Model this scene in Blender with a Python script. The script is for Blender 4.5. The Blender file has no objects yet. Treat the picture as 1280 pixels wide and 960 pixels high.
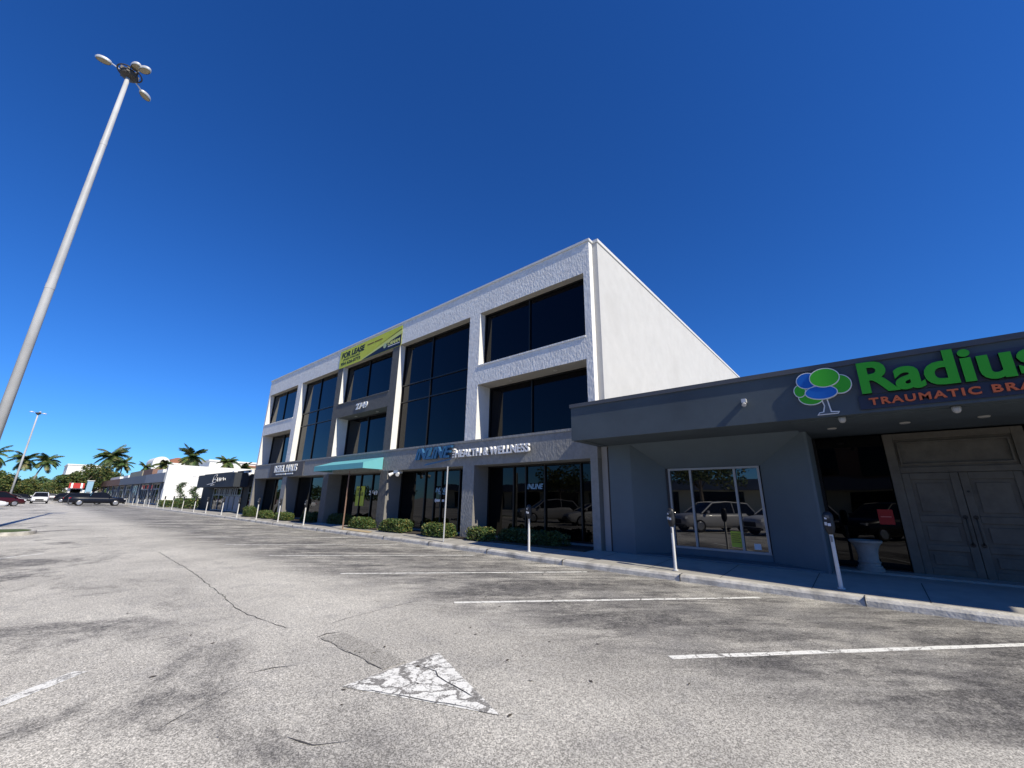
import bpy, math, random
from mathutils import Vector, Matrix
R_ = math.radians
random.seed(7)
scn = bpy.context.scene
C = scn.collection

# ------------------------------------------------------------------ camera
cam_d = bpy.data.cameras.new("camera")
cam_d.sensor_width = 36.0
cam_d.lens = 36.0 * 505.0 / 1280.0
cam_d.clip_start = 0.05
cam_d.clip_end = 3000.0
cam = bpy.data.objects.new("camera", cam_d)
C.objects.link(cam)
rows = [[0.6501288170444613, -0.22062013477909775, -0.7270895937767382],
        [-0.7596679946807596, -0.16934006689937725, -0.6278761658163398],
        [0.015396723874990156, 0.9605470825902118, -0.2776909127453582]]
cam.matrix_world = Matrix.Translation((0, 0, 1.6)) @ Matrix(rows).to_4x4()
scn.camera = cam

# ------------------------------------------------------------------ sky, sun, exposure
SUN = Vector((-0.0905, -0.743, 0.663)).normalized()      # direction towards the sun
world = bpy.data.worlds.new("World")
scn.world = world
world.use_nodes = True
wt = world.node_tree
wt.nodes.clear()
wo = wt.nodes.new('ShaderNodeOutputWorld')
bg = wt.nodes.new('ShaderNodeBackground')
sky = wt.nodes.new('ShaderNodeTexSky')
sky.sky_type = 'NISHITA'
sky.sun_disc = False
sky.sun_elevation = math.asin(SUN.z)
sky.sun_rotation = math.atan2(SUN.x, SUN.y)
sky.altitude = 0
sky.air_density = 1.0
sky.dust_density = 0.0
sky.ozone_density = 5.0
hs = wt.nodes.new('ShaderNodeHueSaturation')
hs.inputs['Saturation'].default_value = 1.15
hs.inputs['Value'].default_value = 1.0
wt.links.new(sky.outputs[0], hs.inputs['Color'])
tint = wt.nodes.new('ShaderNodeMix'); tint.data_type = 'RGBA'; tint.blend_type = 'MULTIPLY'; tint.clamp_result = False
tint.inputs[0].default_value = 1.0
tint.inputs[7].default_value = (0.40, 0.80, 1.34, 1)
wt.links.new(hs.outputs[0], tint.inputs[6])
wt.links.new(tint.outputs[2], bg.inputs['Color'])
bg.inputs['Strength'].default_value = 0.090
wt.links.new(bg.outputs[0], wo.inputs[0])
sd = bpy.data.lights.new("sun", 'SUN')
sd.energy = 5.0
sd.angle = R_(0.53)
sd.color = (1.0, 0.92, 0.76)
sun = bpy.data.objects.new("sun", sd)
C.objects.link(sun)
sun.rotation_euler = (-SUN).to_track_quat('-Z', 'Y').to_euler()
sun.location = (0, -30, 60)
scn.view_settings.view_transform = 'Standard'
scn.view_settings.look = 'None'
scn.view_settings.gamma = 1.0
scn.view_settings.use_curve_mapping = False
scn.view_settings.exposure = 0.22

# ------------------------------------------------------------------ helpers
def tag(o, label=None, cat=None, group=None, kind=None):
    if label: o['label'] = label
    if cat: o['category'] = cat
    if group: o['group'] = group
    if kind: o['kind'] = kind
    return o

def empty(name, loc=(0, 0, 0), rz=0.0, label=None, cat=None, group=None):
    o = bpy.data.objects.new(name, None)
    C.objects.link(o)
    o.location = loc
    o.rotation_euler = (0, 0, rz)
    o.empty_display_size = 0.2
    return tag(o, label, cat, group)

class MB:
    def __init__(s):
        s.v = []; s.f = []; s.m = []
    def quad(s, a, b, c, d, mi=0):
        n = len(s.v); s.v += [a, b, c, d]; s.f.append((n, n+1, n+2, n+3)); s.m.append(mi)
    def poly(s, pts, mi=0):
        n = len(s.v); s.v += list(pts); s.f.append(tuple(range(n, n+len(pts)))); s.m.append(mi)
    def box(s, x0, y0, z0, x1, y1, z1, mi=0, front=None):
        n = len(s.v)
        s.v += [(x0,y0,z0),(x1,y0,z0),(x1,y1,z0),(x0,y1,z0),(x0,y0,z1),(x1,y0,z1),(x1,y1,z1),(x0,y1,z1)]
        fs = [(0,3,2,1),(4,5,6,7),(0,1,5,4),(1,2,6,5),(2,3,7,6),(3,0,4,7)]
        for i, f in enumerate(fs):
            s.f.append(tuple(n+k for k in f))
            s.m.append(front if (front is not None and i == 5) else mi)
        return s
    def tube(s, pts, rads, n=10, mi=0, cap=True):
        pts = [Vector(p) for p in pts]
        rings = []
        for i, p in enumerate(pts):
            t = (pts[min(i+1, len(pts)-1)] - pts[max(i-1, 0)])
            if t.length < 1e-9: t = Vector((0, 0, 1))
            t.normalize()
            up = Vector((1, 0, 0)) if abs(t.z) > 0.9 else Vector((0, 0, 1))
            a = t.cross(up).normalized(); b = t.cross(a)
            r = rads[i] if isinstance(rads, (list, tuple)) else rads
            base = len(s.v)
            for k in range(n):
                an = 2*math.pi*k/n
                s.v.append(tuple(p + a*(r*math.cos(an)) + b*(r*math.sin(an))))
            rings.append(base)
        for i in range(len(rings)-1):
            for k in range(n):
                k2 = (k+1) % n
                s.f.append((rings[i]+k, rings[i]+k2, rings[i+1]+k2, rings[i+1]+k)); s.m.append(mi)
        if cap:
            s.f.append(tuple(rings[0]+k for k in reversed(range(n)))); s.m.append(mi)
            s.f.append(tuple(rings[-1]+k for k in range(n))); s.m.append(mi)
        return s
    def lathe(s, prof, n=16, c=(0, 0, 0), mi=0):
        b = len(s.v)
        for r, z in prof:
            for k in range(n):
                a = 2*math.pi*k/n
                s.v.append((c[0]+r*math.cos(a), c[1]+r*math.sin(a), c[2]+z))
        for i in range(len(prof)-1):
            for k in range(n):
                k2 = (k+1) % n
                s.f.append((b+i*n+k, b+i*n+k2, b+(i+1)*n+k2, b+(i+1)*n+k)); s.m.append(mi)
        s.f.append(tuple(b+k for k in reversed(range(n)))); s.m.append(mi)
        s.f.append(tuple(b+(len(prof)-1)*n+k for k in range(n))); s.m.append(mi)
        return s
    def build(s, name, mats, parent=None, smooth=False, bevel=0):
        me = bpy.data.meshes.new(name)
        me.from_pydata([tuple(v) for v in s.v], [], s.f)
        if not isinstance(mats, (list, tuple)): mats = [mats]
        for m in mats: me.materials.append(m)
        me.polygons.foreach_set('material_index', s.m)
        if smooth: me.polygons.foreach_set('use_smooth', [True]*len(s.f))
        me.update()
        o = bpy.data.objects.new(name, me)
        C.objects.link(o)
        if parent: o.parent = parent
        if bevel:
            md = o.modifiers.new('bevel', 'BEVEL'); md.width = bevel; md.segments = 2; md.limit_method = 'ANGLE'
        return o

def copy_tree(o, parent=None):
    c = o.copy(); C.objects.link(c)
    if parent is not None: c.parent = parent
    for ch in list(o.children): copy_tree(ch, c)
    return c

# ------------------------------------------------------------------ materials
def mat(name, col, rough=0.7, var=0.0, vscale=3.0, bump=0.0, bscale=20.0, bstretch=(1, 1, 1), spec=0.4,
        metal=0.0, col2=None, c2scale=1.0, c2lo=0.45, c2hi=0.7, coat=0.0, c2stretch=(1, 1, 1), bdist=0.02, emit=None):
    m = bpy.data.materials.new(name); m.use_nodes = True
    nt = m.node_tree; N = nt.nodes; L = nt.links
    p = N['Principled BSDF']
    p.inputs['Roughness'].default_value = rough
    p.inputs['Metallic'].default_value = metal
    p.inputs['Specular IOR Level'].default_value = spec
    p.inputs['Coat Weight'].default_value = coat
    p.inputs['Base Color'].default_value = (*col, 1)
    tc = N.new('ShaderNodeTexCoord')
    cur = None
    if var > 0:
        nz = N.new('ShaderNodeTexNoise'); nz.inputs['Scale'].default_value = vscale; nz.inputs['Detail'].default_value = 8
        nz.inputs['Roughness'].default_value = 0.65
        L.new(tc.outputs['Object'], nz.inputs['Vector'])
        mx = N.new('ShaderNodeMix'); mx.data_type = 'RGBA'
        mr = N.new('ShaderNodeMapRange'); mr.inputs[1].default_value = 0.3; mr.inputs[2].default_value = 0.7
        L.new(nz.outputs[0], mr.inputs[0]); L.new(mr.outputs[0], mx.inputs[0])
        mx.inputs[6].default_value = (*[c*(1-var) for c in col], 1)
        mx.inputs[7].default_value = (*[min(1, c*(1+var)) for c in col], 1)
        cur = mx.outputs[2]
    if col2:
        n2 = N.new('ShaderNodeTexNoise'); n2.inputs['Scale'].default_value = c2scale; n2.inputs['Detail'].default_value = 6
        mp = N.new('ShaderNodeMapping'); mp.inputs['Scale'].default_value = c2stretch
        L.new(tc.outputs['Object'], mp.inputs[0]); L.new(mp.outputs[0], n2.inputs['Vector'])
        r2 = N.new('ShaderNodeMapRange'); r2.inputs[1].default_value = c2lo; r2.inputs[2].default_value = c2hi
        L.new(n2.outputs[0], r2.inputs[0])
        m2 = N.new('ShaderNodeMix'); m2.data_type = 'RGBA'
        L.new(r2.outputs[0], m2.inputs[0])
        if cur: L.new(cur, m2.inputs[6])
        else: m2.inputs[6].default_value = (*col, 1)
        m2.inputs[7].default_value = (*col2, 1)
        cur = m2.outputs[2]
    if cur: L.new(cur, p.inputs['Base Color'])
    if bump > 0:
        nb = N.new('ShaderNodeTexNoise'); nb.inputs['Scale'].default_value = bscale; nb.inputs['Detail'].default_value = 5
        mb = N.new('ShaderNodeMapping'); mb.inputs['Scale'].default_value = bstretch
        L.new(tc.outputs['Object'], mb.inputs[0]); L.new(mb.outputs[0], nb.inputs['Vector'])
        bm = N.new('ShaderNodeBump'); bm.inputs['Strength'].default_value = bump; bm.inputs['Distance'].default_value = bdist
        L.new(nb.outputs[0], bm.inputs['Height']); L.new(bm.outputs[0], p.inputs['Normal'])
    if emit:
        p.inputs['Emission Color'].default_value = (*emit[:3], 1); p.inputs['Emission Strength'].default_value = emit[3]
    return m

def glass(name, col=(0.001, 0.001, 0.003), rough=0.012, ior=1.33, wav=0.0, wscale=0.6):
    m = bpy.data.materials.new(name); m.use_nodes = True
    nt = m.node_tree; p = nt.nodes['Principled BSDF']
    p.inputs['Base Color'].default_value = (*col, 1)
    p.inputs['Roughness'].default_value = rough
    p.inputs['IOR'].default_value = ior
    if wav:
        tc = nt.nodes.new('ShaderNodeTexCoord'); nz = nt.nodes.new('ShaderNodeTexNoise')
        nz.inputs['Scale'].default_value = wscale; nz.inputs['Detail'].default_value = 1
        bm = nt.nodes.new('ShaderNodeBump'); bm.inputs['Strength'].default_value = wav; bm.inputs['Distance'].default_value = 0.05
        nt.links.new(tc.outputs['Object'], nz.inputs['Vector'])
        nt.links.new(nz.outputs[0], bm.inputs['Height']); nt.links.new(bm.outputs[0], p.inputs['Normal'])
    return m

ST = dict(bump=0.62, bscale=13.0, bstretch=(1.0, 1.0, 0.55), bdist=0.045)
M = {}
M['stucco_white'] = mat('white_textured_stucco', (0.74, 0.735, 0.71), 0.9, var=0.14, vscale=6, col2=(0.68, 0.67, 0.65), c2scale=0.9, c2lo=0.5, c2hi=0.75, **ST)
M['reveal_white'] = mat('painted_reveal', (0.74, 0.73, 0.70), 0.85, var=0.06, vscale=2, bump=0.15, bscale=30)
M['reveal_grey'] = mat('grey_painted_reveal', (0.20, 0.192, 0.18), 0.85, var=0.06)
M['stucco_grey'] = mat('grey_textured_stucco', (0.265, 0.268, 0.262), 0.9, var=0.14, vscale=6, **ST)
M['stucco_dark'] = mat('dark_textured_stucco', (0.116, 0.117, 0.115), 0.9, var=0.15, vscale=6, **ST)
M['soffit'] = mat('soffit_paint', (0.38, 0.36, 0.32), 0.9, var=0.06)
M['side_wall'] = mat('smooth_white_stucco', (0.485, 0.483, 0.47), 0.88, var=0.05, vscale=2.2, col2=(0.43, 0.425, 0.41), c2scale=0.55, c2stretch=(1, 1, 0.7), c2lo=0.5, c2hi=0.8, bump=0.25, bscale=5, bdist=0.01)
M['coping'] = mat('metal_coping', (0.62, 0.62, 0.60), 0.5, var=0.05)
M['roofing'] = mat('flat_roofing', (0.4, 0.4, 0.38), 0.9, var=0.1)
M['glass'] = glass('tinted_glass', wav=0.12, wscale=0.7)
M['glass_g'] = glass('dark_shop_glass', col=(0.001, 0.001, 0.001), ior=1.4, wav=0.10, wscale=0.8)
M['glass_s'] = glass('storefront_glass', col=(0.006, 0.007, 0.009), ior=2.0, wav=0.03, wscale=0.7)
M['alu_dark'] = mat('dark_bronze_aluminium', (0.009, 0.0085, 0.0085), 0.4)
M['alu_light'] = mat('pale_aluminium', (0.36, 0.37, 0.38), 0.45, metal=0.3, var=0.05)
M['bluegrey'] = mat('blue_grey_wall_paint', (0.115, 0.148, 0.172), 0.82, var=0.07, vscale=0.8, col2=(0.098, 0.124, 0.144), c2scale=0.5, bump=0.12, bscale=14, bdist=0.01)
M['fascia'] = mat('slate_fascia_paint', (0.074, 0.095, 0.110), 0.8, var=0.10, vscale=1.2, col2=(0.060, 0.076, 0.088), c2scale=0.8, bump=0.12, bscale=12, bdist=0.01)
M['fascia_cap'] = mat('slate_coping', (0.085, 0.09, 0.10), 0.6, var=0.05)
M['black_paint'] = mat('black_wall_paint', (0.006, 0.0065, 0.008), 0.7, var=0.1)
M['navy_paint'] = mat('charcoal_sign_box', (0.03, 0.036, 0.046), 0.7, var=0.08)
M['green_sign'] = mat('green_acrylic', (0.050, 0.42, 0.02), 0.4)
M['blue_sign'] = mat('blue_acrylic', (0.012, 0.13, 0.50), 0.4)
M['orange_sign'] = mat('orange_acrylic', (0.75, 0.16, 0.05), 0.4)
M['white_sign'] = mat('white_acrylic', (0.78, 0.78, 0.76), 0.4)
M['inline_blue'] = mat('steel_blue_letters', (0.03, 0.11, 0.24), 0.4)
M['letter_steel'] = mat('brushed_letters', (0.80, 0.80, 0.79), 0.35)
M['sign_panel'] = mat('sign_panel', (0.028, 0.035, 0.06), 0.5)
M['yellow_green'] = mat('lime_vinyl', (0.56, 0.60, 0.06), 0.6, var=0.12, vscale=1.5)
M['yellow_green2'] = mat('pale_lime_vinyl', (0.62, 0.66, 0.20), 0.6)
M['navy_vinyl'] = mat('navy_vinyl', (0.008, 0.012, 0.030), 0.5)
M['ink'] = mat('black_ink', (0.015, 0.02, 0.012), 0.6)
M['brown_ink'] = mat('brown_ink', (0.16, 0.07, 0.02), 0.6)
M['teal'] = mat('teal_canvas', (0.13, 0.41, 0.45), 0.8, var=0.04)
M['galv'] = mat('galvanised_steel', (0.55, 0.56, 0.57), 0.45, metal=0.25, var=0.08, vscale=5)
M['pole_paint'] = mat('pale_pole_paint', (0.47, 0.48, 0.485), 0.5, var=0.08, vscale=1.5, col2=(0.33, 0.335, 0.34), c2scale=1, c2stretch=(1, 1, 0.3))
M['meter_black'] = mat('meter_housing', (0.022, 0.023, 0.026), 0.45, var=0.1)
M['sticker'] = mat('white_sticker', (0.7, 0.72, 0.75), 0.5)
M['rust'] = mat('rusty_post', (0.25, 0.16, 0.12), 0.8, var=0.3, vscale=12)
M['door_wood'] = mat('weathered_dark_wood', (0.120, 0.108, 0.088), 0.7, var=0.22, vscale=4, bump=0.25, bscale=10, bstretch=(3, 3, 0.5), bdist=0.006)
M['iron'] = mat('dark_iron', (0.03, 0.03, 0.03), 0.4, metal=0.6)
M['cast_stone'] = mat('cast_stone', (0.30, 0.29, 0.27), 0.9, var=0.15, vscale=7, bump=0.2, bscale=18)
M['concrete'] = mat('sidewalk_concrete', (0.36, 0.345, 0.31), 0.9, var=0.14, vscale=2.2, col2=(0.24, 0.23, 0.21), c2scale=0.7, c2lo=0.5, c2hi=0.8, bump=0.2, bscale=60, bdist=0.006)
M['kerb'] = mat('kerb_concrete', (0.52, 0.50, 0.455), 0.9, var=0.22, vscale=7, col2=(0.24, 0.23, 0.21), c2scale=2.6, c2lo=0.48, c2hi=0.74, bump=0.8, bscale=25, bdist=0.012)
M['soil'] = mat('planting_soil', (0.05, 0.04, 0.03), 0.95, var=0.3, vscale=12, bump=0.5, bscale=30)
M['grass'] = mat('lawn_grass', (0.07, 0.10, 0.025), 0.9, var=0.35, vscale=3, bump=0.4, bscale=40)
M['leaf'] = mat('hedge_leaf', (0.055, 0.10, 0.025), 0.55, var=0.45, vscale=5)
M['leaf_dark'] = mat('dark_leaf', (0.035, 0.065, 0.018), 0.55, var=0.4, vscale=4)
M['leaf_tree'] = mat('tree_leaf', (0.065, 0.10, 0.025), 0.6, var=0.45, vscale=0.5, col2=(0.03, 0.055, 0.018), c2scale=0.35)
M['leaf_yellow'] = mat('yellowing_leaf', (0.14, 0.13, 0.03), 0.6, var=0.4, vscale=0.7)
M['frond'] = mat('palm_frond', (0.055, 0.095, 0.025), 0.5, var=0.45, vscale=1.6, col2=(0.20, 0.17, 0.06), c2scale=0.9, c2lo=0.5, c2hi=0.66)
M['bark'] = mat('bark', (0.16, 0.13, 0.10), 0.9, var=0.25, vscale=5)
M['palm_trunk'] = mat('palm_trunk', (0.26, 0.24, 0.21), 0.9, var=0.2, vscale=4)
M['tyre'] = mat('tyre_rubber', (0.012, 0.012, 0.012), 0.8)
M['rim'] = mat('alloy_rim', (0.5, 0.5, 0.52), 0.3, metal=0.8)
M['car_glass'] = glass('car_glass', (0.008, 0.009, 0.011))
M['lamp_lens'] = mat('headlight_lens', (0.6, 0.62, 0.65), 0.12)
M['tail_lens'] = mat('tail_lamp_lens', (0.35, 0.01, 0.01), 0.2)
M['bumper'] = mat('black_plastic', (0.02, 0.02, 0.022), 0.6)
def paint(name, col): return mat(name, col, 0.32, coat=0.25, spec=0.3)
M['p_white'] = paint('white_car_paint', (0.72, 0.72, 0.72))
M['p_navy'] = paint('navy_car_paint', (0.004, 0.006, 0.014))
M['p_maroon'] = paint('maroon_car_paint', (0.045, 0.006, 0.009))
M['p_grey'] = paint('grey_car_paint', (0.09, 0.095, 0.10))
M['p_black'] = paint('black_car_paint', (0.01, 0.01, 0.012))
M['p_silver'] = paint('silver_car_paint', (0.42, 0.42, 0.43))
M['far_white'] = mat('white_render', (0.72, 0.72, 0.69), 0.85, var=0.04)
M['far_cream'] = mat('cream_render', (0.62, 0.58, 0.42), 0.85, var=0.05)
M['far_grey'] = mat('grey_fascia_paint', (0.16, 0.18, 0.21), 0.8, var=0.06)
M['far_grey2'] = mat('pale_grey_fascia_paint', (0.24, 0.26, 0.29), 0.8, var=0.06)
M['far_brown'] = mat('brown_fascia_paint', (0.20, 0.115, 0.085), 0.8, var=0.08)
M['beige'] = mat('beige_screen', (0.30, 0.28, 0.22), 0.85, var=0.08)
M['yellow_wall'] = mat('yellow_wall', (0.62, 0.55, 0.26), 0.8)
M['red_paint'] = mat('red_awning', (0.36, 0.022, 0.018), 0.7)
M['pale_blue'] = mat('pale_blue_wall', (0.25, 0.42, 0.55), 0.8)
M['roof_red'] = mat('terracotta_tiles', (0.30, 0.13, 0.08), 0.85, var=0.15)
M['led'] = mat('lamp_glass', (0.42, 0.41, 0.38), 0.3)
M['meter_pole'] = mat('meter_pole_steel', (0.62, 0.62, 0.61), 0.5, var=0.08, vscale=6)

# ------- asphalt
def asphalt(name='weathered_asphalt', dark=1.0):
    m = bpy.data.materials.new(name); m.use_nodes = True
    nt = m.node_tree; N = nt.nodes; L = nt.links; p = N['Principled BSDF']
    p.inputs['Roughness'].default_value = 0.88; p.inputs['Specular IOR Level'].default_value = 0.25
    tc = N.new('ShaderNodeTexCoord'); P = tc.outputs['Object']
    def noise(scale, det=6, ro=0.6, stretch=None, rot=0, dist=0.0, loc=(0, 0, 0)):
        n = N.new('ShaderNodeTexNoise'); n.inputs['Scale'].default_value = scale; n.inputs['Detail'].default_value = det
        n.inputs['Roughness'].default_value = ro; n.inputs['Distortion'].default_value = dist
        mp = N.new('ShaderNodeMapping'); mp.vector_type = 'TEXTURE'
        mp.inputs['Rotation'].default_value = (0, 0, rot); mp.inputs['Scale'].default_value = stretch or (1, 1, 1)
        mp.inputs['Location'].default_value = loc
        L.new(P, mp.inputs[0]); L.new(mp.outputs[0], n.inputs['Vector']); return n.outputs[0]
    def rng(s, a, b, lo=0.0, hi=1.0):
        r = N.new('ShaderNodeMapRange'); r.inputs[1].default_value = a; r.inputs[2].default_value = b
        r.inputs[3].default_value = lo; r.inputs[4].default_value = hi
        r.interpolation_type = 'SMOOTHSTEP'; L.new(s, r.inputs[0]); return r.outputs[0]
    def mix(f, a, b):
        x = N.new('ShaderNodeMix'); x.data_type = 'RGBA'
        L.new(f, x.inputs[0])
        if isinstance(a, tuple): x.inputs[6].default_value = (*a, 1)
        else: L.new(a, x.inputs[6])
        if isinstance(b, tuple): x.inputs[7].default_value = (*b, 1)
        else: L.new(b, x.inputs[7])
        return x.outputs[2]
    def mul(a, b):
        x = N.new('ShaderNodeMath'); x.operation = 'MULTIPLY'; x.use_clamp = True
        if isinstance(a, float): x.inputs[0].default_value = a
        else: L.new(a, x.inputs[0])
        if isinstance(b, float): x.inputs[1].default_value = b
        else: L.new(b, x.inputs[1])
        return x.outputs[0]
    base = mix(rng(noise(0.35, 5), 0.35, 0.68), (0.41*dark, 0.39*dark, 0.345*dark), (0.53*dark, 0.505*dark, 0.445*dark))
    base = mix(mul(rng(noise(1.6, 8, 0.7), 0.48, 0.72), 0.5), base, (0.27*dark, 0.262*dark, 0.248*dark))
    # tyre smears in the stalls run along the angled stall direction, drips and rubber dark
    sx = N.new('ShaderNodeSeparateXYZ'); L.new(P, sx.inputs[0])
    near = rng(sx.outputs[1], 0.5, 6.0, 0.90, 1.10)
    sc0 = N.new('ShaderNodeVectorMath'); sc0.operation = 'SCALE'; L.new(base, sc0.inputs[0]); L.new(near, sc0.inputs['Scale']); base = sc0.outputs[0]
    grit = rng(noise(26, 6, 0.8), 0.38, 0.56, 0.50, 1.0)
    grit2 = rng(noise(5, 9, 0.8, dist=0.6), 0.36, 0.60, 0.42, 1.0)
    gm = mul(grit, grit2)
    stall = mul(rng(sx.outputs[0], 3.6, 5.9), rng(sx.outputs[0], 9.4, 10.2, 1.0, 0.55))
    s1 = rng(noise(0.75, 8, 0.68, stretch=(2.6, 0.8, 1), rot=R_(-44), dist=0.7), 0.44, 0.60)
    s2 = rng(noise(1.8, 9, 0.78, stretch=(3.0, 0.6, 1), rot=R_(-48), dist=0.5, loc=(3, 7, 0)), 0.44, 0.62)
    base = mix(mul(mul(rng(noise(0.9, 7, 0.7, loc=(1, 8, 0)), 0.36, 0.60), stall), 0.65), base, (0.19, 0.185, 0.177))
    base = mix(mul(mul(mul(s1, stall), gm), 1.0), base, (0.075, 0.072, 0.072))
    base = mix(mul(mul(mul(s2, stall), gm), 0.85), base, (0.055, 0.053, 0.053))
    left = rng(sx.outputs[0], 3.0, 1.0)
    s3 = rng(noise(0.48, 8, 0.7, stretch=(1.2, 1.7, 1), rot=R_(-35), dist=0.9, loc=(11, 3, 0)), 0.49, 0.62)
    base = mix(mul(mul(mul(s3, left), gm), 1.0), base, (0.085, 0.082, 0.081))
    s4 = rng(noise(0.9, 9, 0.78, stretch=(0.8, 2.2, 1), rot=R_(8), dist=0.5, loc=(5, 19, 0)), 0.56, 0.74)
    base = mix(mul(mul(s4, gm), 0.8), base, (0.13, 0.126, 0.124))
    s5 = rng(noise(3.2, 9, 0.8, stretch=(1.0, 1.6, 1), rot=R_(-30), dist=1.2, loc=(1, 2, 0)), 0.60, 0.72)
    base = mix(mul(s5, 0.6), base, (0.10, 0.097, 0.096))
    fine = noise(7, 9, 0.85, dist=0.3, loc=(4, 4, 0))
    for (thr, col_, k, m_) in ((0.60, (0.11, 0.107, 0.105), 0.55, None), (0.535, (0.085, 0.082, 0.082), 0.6, stall)):
        f_ = rng(fine, thr, thr+0.05)
        f_ = mul(f_, rng(noise(0.55, 6, 0.7, loc=(9*k, 2, 0)), 0.46, 0.62))
        if m_ is not None: f_ = mul(f_, m_)
        base = mix(mul(f_, k), base, col_)
    # exposed aggregate
    v = N.new('ShaderNodeTexVoronoi'); v.inputs['Scale'].default_value = 125.0
    L.new(P, v.inputs['Vector'])
    hv = N.new('ShaderNodeRGBToBW'); L.new(v.outputs['Color'], hv.inputs[0])
    ag = rng(hv.outputs[0], 0.15, 0.85, 0.52, 1.46)
    g2 = rng(noise(30, 4, 0.7), 0.3, 0.7, 0.82, 1.18)
    x = N.new('ShaderNodeMath'); x.operation = 'MULTIPLY'; L.new(ag, x.inputs[0]); L.new(g2, x.inputs[1])
    cm = N.new('ShaderNodeVectorMath'); cm.operation = 'SCALE'; L.new(base, cm.inputs[0]); L.new(x.outputs[0], cm.inputs['Scale'])
    L.new(cm.outputs[0], p.inputs['Base Color'])
    bm = N.new('ShaderNodeBump'); bm.inputs['Strength'].default_value = 0.5; bm.inputs['Distance'].default_value = 0.006
    L.new(hv.outputs[0], bm.inputs['Height']); L.new(bm.outputs[0], p.inputs['Normal'])
    return m
M['asphalt'] = asphalt()
M['patch'] = asphalt('patched_asphalt', 0.80)

def worn_paint(name, wear=0.5, cracks=0.0, cscale=4.0):
    """white road paint, worn away in patches and along cracks to asphalt grey"""
    m = bpy.data.materials.new(name); m.use_nodes = True
    nt = m.node_tree; N = nt.nodes; L = nt.links; p = N['Principled BSDF']
    p.inputs['Roughness'].default_value = 0.8
    tc = N.new('ShaderNodeTexCoord')
    n = N.new('ShaderNodeTexNoise'); n.inputs['Scale'].default_value = 9; n.inputs['Detail'].default_value = 10; n.inputs['Roughness'].default_value = 0.75
    L.new(tc.outputs['Object'], n.inputs['Vector'])
    r = N.new('ShaderNodeMapRange'); r.inputs[1].default_value = wear; r.inputs[2].default_value = wear+0.07
    L.new(n.outputs[0], r.inputs[0])
    f = r.outputs[0]
    if cracks > 0:
        nd = N.new('ShaderNodeTexNoise'); nd.inputs['Scale'].default_value = 4; nd.inputs['Detail'].default_value = 9; nd.inputs['Roughness'].default_value = 0.7
        L.new(tc.outputs['Object'], nd.inputs['Vector'])
        ad = N.new('ShaderNodeVectorMath'); ad.operation = 'MULTIPLY_ADD'
        L.new(nd.outputs['Color'], ad.inputs[0]); ad.inputs[1].default_value = (0.42, 0.42, 0.0); L.new(tc.outputs['Object'], ad.inputs[2])
        for sc_, w_ in ((cscale, cracks), (cscale*2.6, cracks*0.75)):
            v = N.new('ShaderNodeTexVoronoi'); v.feature = 'DISTANCE_TO_EDGE'; v.inputs['Scale'].default_value = sc_
            L.new(ad.outputs[0], v.inputs['Vector'])
            r2 = N.new('ShaderNodeMapRange'); r2.inputs[1].default_value = w_*1.6; r2.inputs[2].default_value = w_
            L.new(v.outputs['Distance'], r2.inputs[0])
            mm = N.new('ShaderNodeMath'); mm.operation = 'MAXIMUM'
            L.new(f, mm.inputs[0]); L.new(r2.outputs[0], mm.inputs[1]); f = mm.outputs[0]
    v2 = N.new('ShaderNodeTexVoronoi'); v2.inputs['Scale'].default_value = 95; L.new(tc.outputs['Object'], v2.inputs['Vector'])
    bw = N.new('ShaderNodeRGBToBW'); L.new(v2.outputs['Color'], bw.inputs[0])
    dk = N.new('ShaderNodeMix'); dk.data_type = 'RGBA'; L.new(bw.outputs[0], dk.inputs[0])
    dk.inputs[6].default_value = (0.11, 0.105, 0.098, 1); dk.inputs[7].default_value = (0.34, 0.325, 0.295, 1)
    wh = N.new('ShaderNodeMix'); wh.data_type = 'RGBA'; L.new(bw.outputs[0], wh.inputs[0])
    wh.inputs[6].default_value = (0.68, 0.675, 0.62, 1); wh.inputs[7].default_value = (0.90, 0.89, 0.83, 1)
    mx = N.new('ShaderNodeMix'); mx.data_type = 'RGBA'
    L.new(f, mx.inputs[0]); L.new(wh.outputs[2], mx.inputs[6]); L.new(dk.outputs[2], mx.inputs[7])
    L.new(mx.outputs[2], p.inputs['Base Color'])
    return m
M['line_paint'] = worn_paint('worn_line_paint', wear=0.70, cracks=0.012, cscale=2.2)
M['arrow_paint'] = worn_paint('cracked_arrow_paint', wear=0.535, cracks=0.028, cscale=3.0)
M['old_paint'] = worn_paint('old_line_paint', wear=0.54, cracks=0.02, cscale=4)
M['crack'] = mat('crack_filler', (0.07, 0.067, 0.065), 0.9, var=0.3, vscale=20)

# ================================================================== GROUND
g = MB(); g.quad((-900, -900, 0), (900, -900, 0), (900, 1100, 0), (-900, 1100, 0))
tag(g.build('parking_lot_asphalt', M['asphalt']), kind='structure')

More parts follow.
